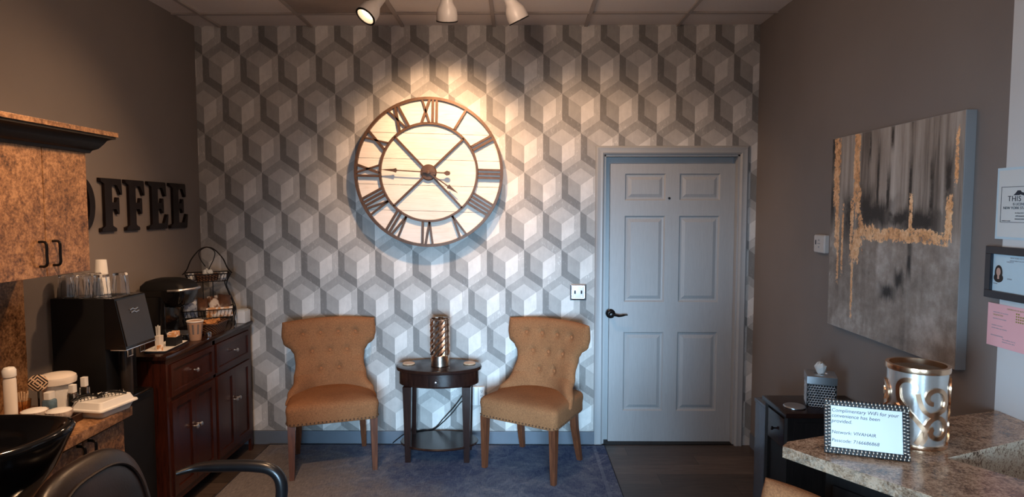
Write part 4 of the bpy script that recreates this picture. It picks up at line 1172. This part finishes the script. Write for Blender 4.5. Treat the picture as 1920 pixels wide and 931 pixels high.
# tissue box
tx = thing('tissue_box', 'square silver honeycomb tissue box cover on the black side table', 'tissue box', (1.484, 3.000, zz), R(-20))
hb = .064
b = bm_new(); add_box(b, -hb, hb, -hb, hb, 0, .112, .002); obj('core', b, black_matt, tx)
b = bm_new(); s = .0085
for face in range(4):
    fr_ = Matrix.Rotation(face*PI/2, 4, 'Z')
    for j in range(9):
        for i in range(-5, 6):
            cx = i*s*1.42+(s*.71 if j % 2 else 0); cz = .008+j*s*1.42
            if abs(cx) > hb-.004 or cz > .108: continue
            o_ = [fr_ @ Vector((cx+s*.80*math.cos(PI/6+PI/3*k), -hb-.0008, cz+s*.80*math.sin(PI/6+PI/3*k))) for k in range(6)]
            add_tube(b, o_, .0013, 4, True)
obj('honeycomb', b, honey, tx)
b = bm_new(); add_loft(b, [L(hb+.004, hb+.004, .1125, .004), L(hb+.004, hb+.004, .148, .004), L(hb, hb, .151, .004), L(.030, .030, .1512, .025), L(.028, .028, .146, .025)]); obj('cover_top', b, satin, tx)
b = bm_new()
ps = []
for k in range(10):
    a = 2*PI*k/10; ps.append((math.cos(a), math.sin(a)))
lv = [(.012, .146, 0), (.020, .165, .1), (.024, .185, .3), (.016, .200, .5), (.006, .204, .7)]
add_loft(b, [[(x*r_*(1+.25*((k+j) % 2)), y*r_*(1+.22*((k*3+j) % 2)), z+.006*((k+j) % 3-1)) for k, (x, y) in enumerate(ps)] for j, (r_, z, a) in enumerate(lv)]); obj('tissue', b, paper, tx)
coaster('coaster', 'round silver-rimmed coaster on the black side table', 'coaster', (1.335, 2.945, zz), satin, .050)
# bin behind the table
bn = thing('waste_bin', 'tall glossy grey bin standing behind the black side table', 'bin', (1.47, 3.29, 0))
b = bm_new(); add_box(b, -.150, .16, -.105, .10, 0, .640, .006); obj('body', b, box_liner, bn)
b = bm_new(); add_box(b, -.154, .164, -.109, .104, .641, .662, .005); obj('lid', b, box_liner, bn)

# ================================================================== RECEPTION DESK
dk = thing('reception_desk', 'reception desk with brown granite ledge and black panels at lower right', 'desk', (0, 0, 0))
ZD = 1.0; TH = .034
P0 = Vector((.788, 1.806)); P1 = Vector((1.262, 2.010)); P2 = Vector((1.651, 2.130)); PI_ = Vector((1.213, 1.721)); fd = Vector((.575, -.818)).normalized(); bd = Vector((.92, .40)).normalized()
PE = P0+fd*1.10; PF_ = PI_+fd*.76
wallx = XR-.0075
PG = PI_+Vector((.332, .145))*((wallx-PI_.x)/.332)
top = [P0, P0+Vector((.03, .035)), P1, P2, Vector((wallx, 2.132)), PG, PI_, PF_, PE]
b = bm_new(); add_prism(b, [tuple(p) for p in top], lambda x, y: (x, y, ZD-TH), lambda x, y: (x, y, ZD)); obj('ledge_top', b, stone, dk, False)
b = bm_new()     # speckled edge banding
def band(p, q, z0, z1, th=.0015):
    d = (q-p).normalized(); n = Vector((d.y, -d.x))
    pl = [p, q, q+n*th, p+n*th]; add_prism(b, [tuple(k) for k in pl], lambda x, y: (x, y, z0), lambda x, y: (x, y, z1))
band(P0, PE, ZD-TH, ZD-.0005, -.0015 if False else -.0015)
band(P0+Vector((.03, .035)), P0, ZD-TH, ZD-.0005, -.0015)
band(PI_, PG, ZD-.30, ZD-.0005, .0015)
band(PF_, PI_, ZD-.30, ZD-.0005, .0015)
obj('edge_band', b, edge_stone, dk, False)
# desk walls below the ledge
def inset_quad(p, q, off, th, z0, z1):
    d = (q-p).normalized(); n = Vector((-d.y, d.x)); a = p+n*off; c = q+n*off
    return [tuple(a), tuple(c), tuple(c+n*th), tuple(a+n*th)]
b = bm_new()
add_prism(b, inset_quad(P0+fd*.06+Vector((.05, .01)), PE, .045, .16, 0, 0), lambda x, y: (x, y, 0), lambda x, y: (x, y, ZD-TH-.001))
add_prism(b, [(.93, 1.80), (1.205, 1.722), (1.655, 1.915), (1.655, 2.06), (1.26, 1.94)], lambda x, y: (x, y, 0), lambda x, y: (x, y, ZD-TH-.001))
obj('body', b, black_wood, dk, False)
b = bm_new()
nn = Vector((-fd.y, fd.x)); base = P0+fd*.06+Vector((.05, .01))
for k in range(4):
    a = base+fd*(.03+.235*k)+nn*.043; c = a+fd*.205
    for (s0, s1, z0, z1) in ((0, .025, .10, .90), (.18, .205, .10, .90), (.025, .18, .10, .13), (.025, .18, .87, .90)):
        p, q = a+fd*s0, a+fd*s1; add_prism(b, [tuple(p), tuple(q), tuple(q-nn*.010), tuple(p-nn*.010)], lambda x, y: (x, y, z0), lambda x, y: (x, y, z1))
obj('front_panel', b, black_wood, dk, False)
ZL = ZD+.0005
# wifi frame
wf = thing('photo_frame', 'small woven silver frame with handwritten WiFi note on the desk', 'picture frame', (.990, 1.725, ZL))
wf.rotation_euler = (R(-14), 0, R(-19))
FW, FH = .216, .152
b = bm_new()
for zz_, x0, x1 in ((0, -FW/2, FW/2), (FH-.018, -FW/2, FW/2)): add_box(b, x0, x1, -.004, .006, zz_, zz_+.018, .003)
for x0 in (-FW/2, FW/2-.018): add_box(b, x0, x0+.018, -.004, .006, .018, FH-.018, .003)
fo = obj('frame', b, black_matt, wf)
b = bm_new(); n = 22
for k in range(n):
    x = -FW/2+.005+(FW-.010)*k/(n-1)
    for z in (.005, .013, FH-.005, FH-.013): bmesh.ops.create_icosphere(b, subdivisions=2, radius=.0046, matrix=Matrix.Translation((x+(.0025 if z in (.013, FH-.013) else 0), -.004, z)) @ Matrix.Diagonal((.62, .7, 1, 1)))
for k in range(13):
    z = .020+(FH-.040)*k/12
    for x in (-FW/2+.005, -FW/2+.013, FW/2-.005, FW/2-.013): bmesh.ops.create_icosphere(b, subdivisions=2, radius=.0046, matrix=Matrix.Translation((x, -.004, z+(.0025 if abs(x) < FW/2-.01 else 0))) @ Matrix.Diagonal((1, .7, .62, 1)))
obj('woven_beads', b, bead_m, fo)
b = bm_new(); add_box(b, -FW/2+.016, FW/2-.016, -.0015, .003, .016, FH-.016); sh = obj('note_sheet', b, paper, wf, False)
for bdy, x, z, s in (('Complimentary WiFi for your', -.089, .117, .0140), ('convenience has been', -.089, .102, .0140), ('provided.', -.089, .087, .0140), ('Network: VIVAHAIR', -.089, .056, .0132), ('Passcode: 7166686868', -.089, .033, .0132)):
    text('handwriting', bdy, s, ink, wf, (x, -.0018, z), (PI/2, 0, 0), .0001, shear=.15)
b = bm_new(); mm = Matrix.Translation((0, .006, .100)) @ Matrix.Rotation(R(28), 4, 'X'); add_box(b, -.025, .025, 0, .003, -.098, 0, 0, 2, mm); obj('easel_leg', b, black_matt, wf, False)
# hurricane candle holder with scrolls
cd = thing('candle_holder', 'pearl glass candle holder wrapped in copper scrollwork on the desk', 'candle holder', (1.205, 1.850, ZL), R(-36))
rc, hc = .083, .238
b = bm_new(); add_lathe(b, [(rc-.008, .006), (rc-.004, .006), (rc-.004, hc-.008), (rc-.008, hc-.008), (rc-.008, .006)], seg=56, cap=False); obj('glass_cylinder', b, frosted, cd)
for z0, z1 in ((0, .012), (hc-.016, hc)):
    b = bm_new(); add_lathe(b, [(rc-.009, z0), (rc+.001, z0), (rc+.002, (z0+z1)/2), (rc+.001, z1), (rc-.009, z1), (rc-.009, z0)], seg=56, cap=False); obj('ring', b, gold_band, cd)
b = bm_new(); add_lathe(b, [(.001, .004), (rc-.010, .004), (rc-.010, .008), (.001, .008)], seg=40); obj('bottom_plate', b, gold_band, cd)
def wrap(pts, rr=rc+.0): return [(rr*math.sin(s/rr), -rr*math.cos(s/rr), z) for s, z in pts]
def spiral(cx, cz, r0, r1, a0, a1, n=26): return [(cx+(r0+(r1-r0)*k/n)*math.cos(R(a0+(a1-a0)*k/n)), cz+(r0+(r1-r0)*k/n)*math.sin(R(a0+(a1-a0)*k/n))) for k in range(n+1)]
def scroll(pts):
    b = bm_new(); p3 = [Vector(p) for p in smooth_pts([(a, 0, c) for a, c in pts], 2)]
    p2 = [(p.x, p.z) for p in p3]; rows = []
    for i, (s, z) in enumerate(p2):
        q0 = p2[max(0, i-1)]; q1 = p2[min(len(p2)-1, i+1)]; dx, dz = q1[0]-q0[0], q1[1]-q0[1]; l = math.hypot(dx, dz) or 1
        nx2, nz2 = -dz/l, dx/l; w2 = .0062
        c = [(s+nx2*w2, z+nz2*w2, rc-.003), (s+nx2*w2, z+nz2*w2, rc+.0025), (s-nx2*w2, z-nz2*w2, rc+.0025), (s-nx2*w2, z-nz2*w2, rc-.003)]
        rows.append([(rr*math.sin(a/rc), -rr*math.cos(a/rc), zz3) for a, zz3, rr in c])
    add_loft(b, rows); obj('scroll', b, gold_band, cd)
for rep in range(3):
    o_ = rep*2*PI*rc/3
    sh_ = lambda L_: [(a+o_, c) for a, c in L_]
    # big S: upper-left curl sweeping down to the right
    scroll(sh_(spiral(-.012, .178, .008, .034, -60, 200, 22)+[(-.040, .140), (-.010, .105), (.022, .068), (.030, .040), (.018, .016)]))
    scroll(sh_([(-.064, .016), (-.034, .034), (-.018, .062), (-.026, .096), (-.052, .122)]))
    # right upper curl
    scroll(sh_([(.008, .165), (.018, .130), (.040, .105)]+spiral(.052, .150, .045, .012, -70, 250, 24)[2:]))
    # right lower curl
    scroll(sh_([(.008, .016), (.024, .050), (.038, .085), (.060, .100)]+spiral(.058, .060, .040, .010, 80, -220, 24)[2:]))

# ================================================================== TRACK LIGHT
tk = thing('track_light', 'white ceiling spotlight bar with three adjustable heads above the clock', 'ceiling light', (-.40, 3.45, ZC-.002))
b = bm_new(); add_box(b, -.58, .56, -.025, .025, -.030, 0, .004); obj('track_bar', b, white_enamel, tk)
for (loc, tgt, pw_, an_), ar, bx, aim in zip(HEADS, (0, 1, 2), (-.755, -.385, -.075), ((-.45, -.42, -.80), (-.03, .42, -.90), (.42, .25, -.86))):
    mouth = Vector(loc)-Vector(tk.location); d = Vector(aim).normalized()
    q = Vector((0, 0, -1)).rotation_difference(d).to_matrix().to_4x4(); mt = Matrix.Translation(mouth) @ q
    b = bm_new(); add_lathe(b, [(.050, 0), (.058, .002), (.0585, .030), (.054, .062), (.042, .084), (.034, .100), (.031, .190), (.027, .198), (.001, .200)], seg=32, mat=mt, cap=False)
    add_lathe(b, [(.052, .002), (.050, .020), (.030, .075), (.001, .078)], seg=32, mat=mt, cap=False)
    hd_ = obj('spot_head', b, white_enamel, tk)
    b = bm_new(); add_lathe(b, [(.050, -.001), (.060, -.001), (.060, .005), (.050, .003), (.050, -.001)], seg=32, mat=mt, cap=False); obj('rim', b, bronze, hd_)
    b = bm_new(); add_lathe(b, [(.001, .018), (.030, .020), (.040, .028), (.040, .034), (.001, .036)], seg=24, mat=mt); obj('bulb', b, bulb_m, hd_)
    topc = mt @ Vector((0, 0, .19)); b = bm_new(); add_tube(b, [topc, Vector((topc.x, topc.y, min(-.035, topc.z+.01))), (topc.x, 0, -.030)], .010, 10); obj('swivel_arm', b, white_enamel, hd_)
    spot('spot_lamp_light', Vector(loc)+d*.012, tgt, pw_, WARM, an_, .9, .045)

# ================================================================== SHAMPOO BASIN + SALON CHAIR
bs = thing('shampoo_basin', 'glossy black shampoo basin at the lower left beside the worktop', 'basin', (-1.78, 1.90, 0))
b = bm_new(); n = 64
def brim(k, z, nose=1.0):
    L_ = []
    for i in range(n):
        a = 2*PI*i/n; e = math.exp(-((math.atan2(math.sin(a-R(22)), math.cos(a-R(22))))/.55)**2)
        r_ = (1+.16*e*nose)
        L_.append((.285*k*r_*math.cos(a), .235*k*r_*math.sin(a), z+.020*e*nose*(k > .8)))
    return L_
add_loft(b, [brim(.34, .70, 0), brim(.72, .76, .3), brim(.90, .85, .6), brim(.97, .93), brim(1.0, .950), brim(1.02, .965), brim(1.0, .978), brim(.95, .980), brim(.90, .965), brim(.78, .90, .6), brim(.50, .83, .2), brim(.15, .81, 0)])
obj('bowl', b, basin_black, bs, sharp=70)
b = bm_new(); add_lathe(b, [(.16, 0), (.17, .01), (.16, .03), (.075, .06), (.065, .10), (.065, .70), (.085, .745)], seg=32); obj('pedestal', b, black_gloss, bs)
b = bm_new(); add_lathe(b, [(.022, .8105), (.022, .815), (.001, .816)], seg=20); obj('drain', b, chrome, bs)
b = bm_new(); add_tube(b, smooth_pts([(-.25, .10, .965), (-.25, .10, 1.02), (-.20, .08, 1.06), (-.14, .06, 1.05), (-.12, .05, 1.02)], 6), .010, 10); obj('faucet', b, chrome, bs)

sl = thing('salon_chair', 'brown-black leather salon chair with curved black armrests at lower left', 'chair', (-1.07, 2.02, 0), 0)
# faces +x ; own frame
def cushion(hx_, hy_, hz_, m_, p=3.2, nu=36, nv=24):
    b = bm_new(); rows = []
    for j in range(nv+1):
        v = -PI/2+PI*j/nv; r_ = []
        for i in range(nu):
            u = 2*PI*i/nu; f = lambda x: math.copysign(abs(x)**(2/p), x)
            r_.append(m_ @ Vector((hx_*f(math.cos(v))*f(math.cos(u)), hy_*f(math.cos(v))*f(math.sin(u)), hz_*f(math.sin(v)))))
        rows.append(r_)
    add_loft(b, rows); return b
bkm = Matrix.Translation((-.325, -.03, .628)) @ Matrix.Rotation(R(-14), 4, 'Y')
obj('backrest', cushion(.055, .265, .255, bkm, 2.7), leather, sl, sharp=180)
b = bm_new()
for q in (1,):
    pr = [bkm @ Vector((.047, .205*math.copysign(abs(math.cos(a))**.7, math.cos(a)), .195*math.copysign(abs(math.sin(a))**.7, math.sin(a)))) for a in [2*PI*i/48 for i in range(48)]]
    add_tube(b, pr, .005, 6, True)
obj('piping', b, leather, sl)
obj('seat', cushion(.26, .26, .065, Matrix.Translation((-.02, -.02, .47)), 4), leather, sl, sharp=180)
for s in (-1, 1):
    b = bm_new(); y = -.02+s*.345
    pts = smooth_pts([(-.235, y-s*.045, .693), (-.18, y-s*.01, .700), (-.10, y, .704), (.04, y, .705), (.115, y, .690), (.150, y, .640), (.145, y, .55), (.12, y-s*.03, .44), (.05, y-s*.09, .41)], 7)
    nn_ = len(pts); rr = [.009+.014*min(1, i/14) for i in range(nn_)]
    add_tube(b, pts, rr, 12); obj('armrest', b, black_satin, sl)
b = bm_new(); add_lathe(b, [(.29, 0), (.30, .006), (.29, .018), (.06, .035), (.045, .06), (.04, .30), (.05, .40)], (-.02, -.02, 0), 40); obj('pedestal', b, chrome, sl)
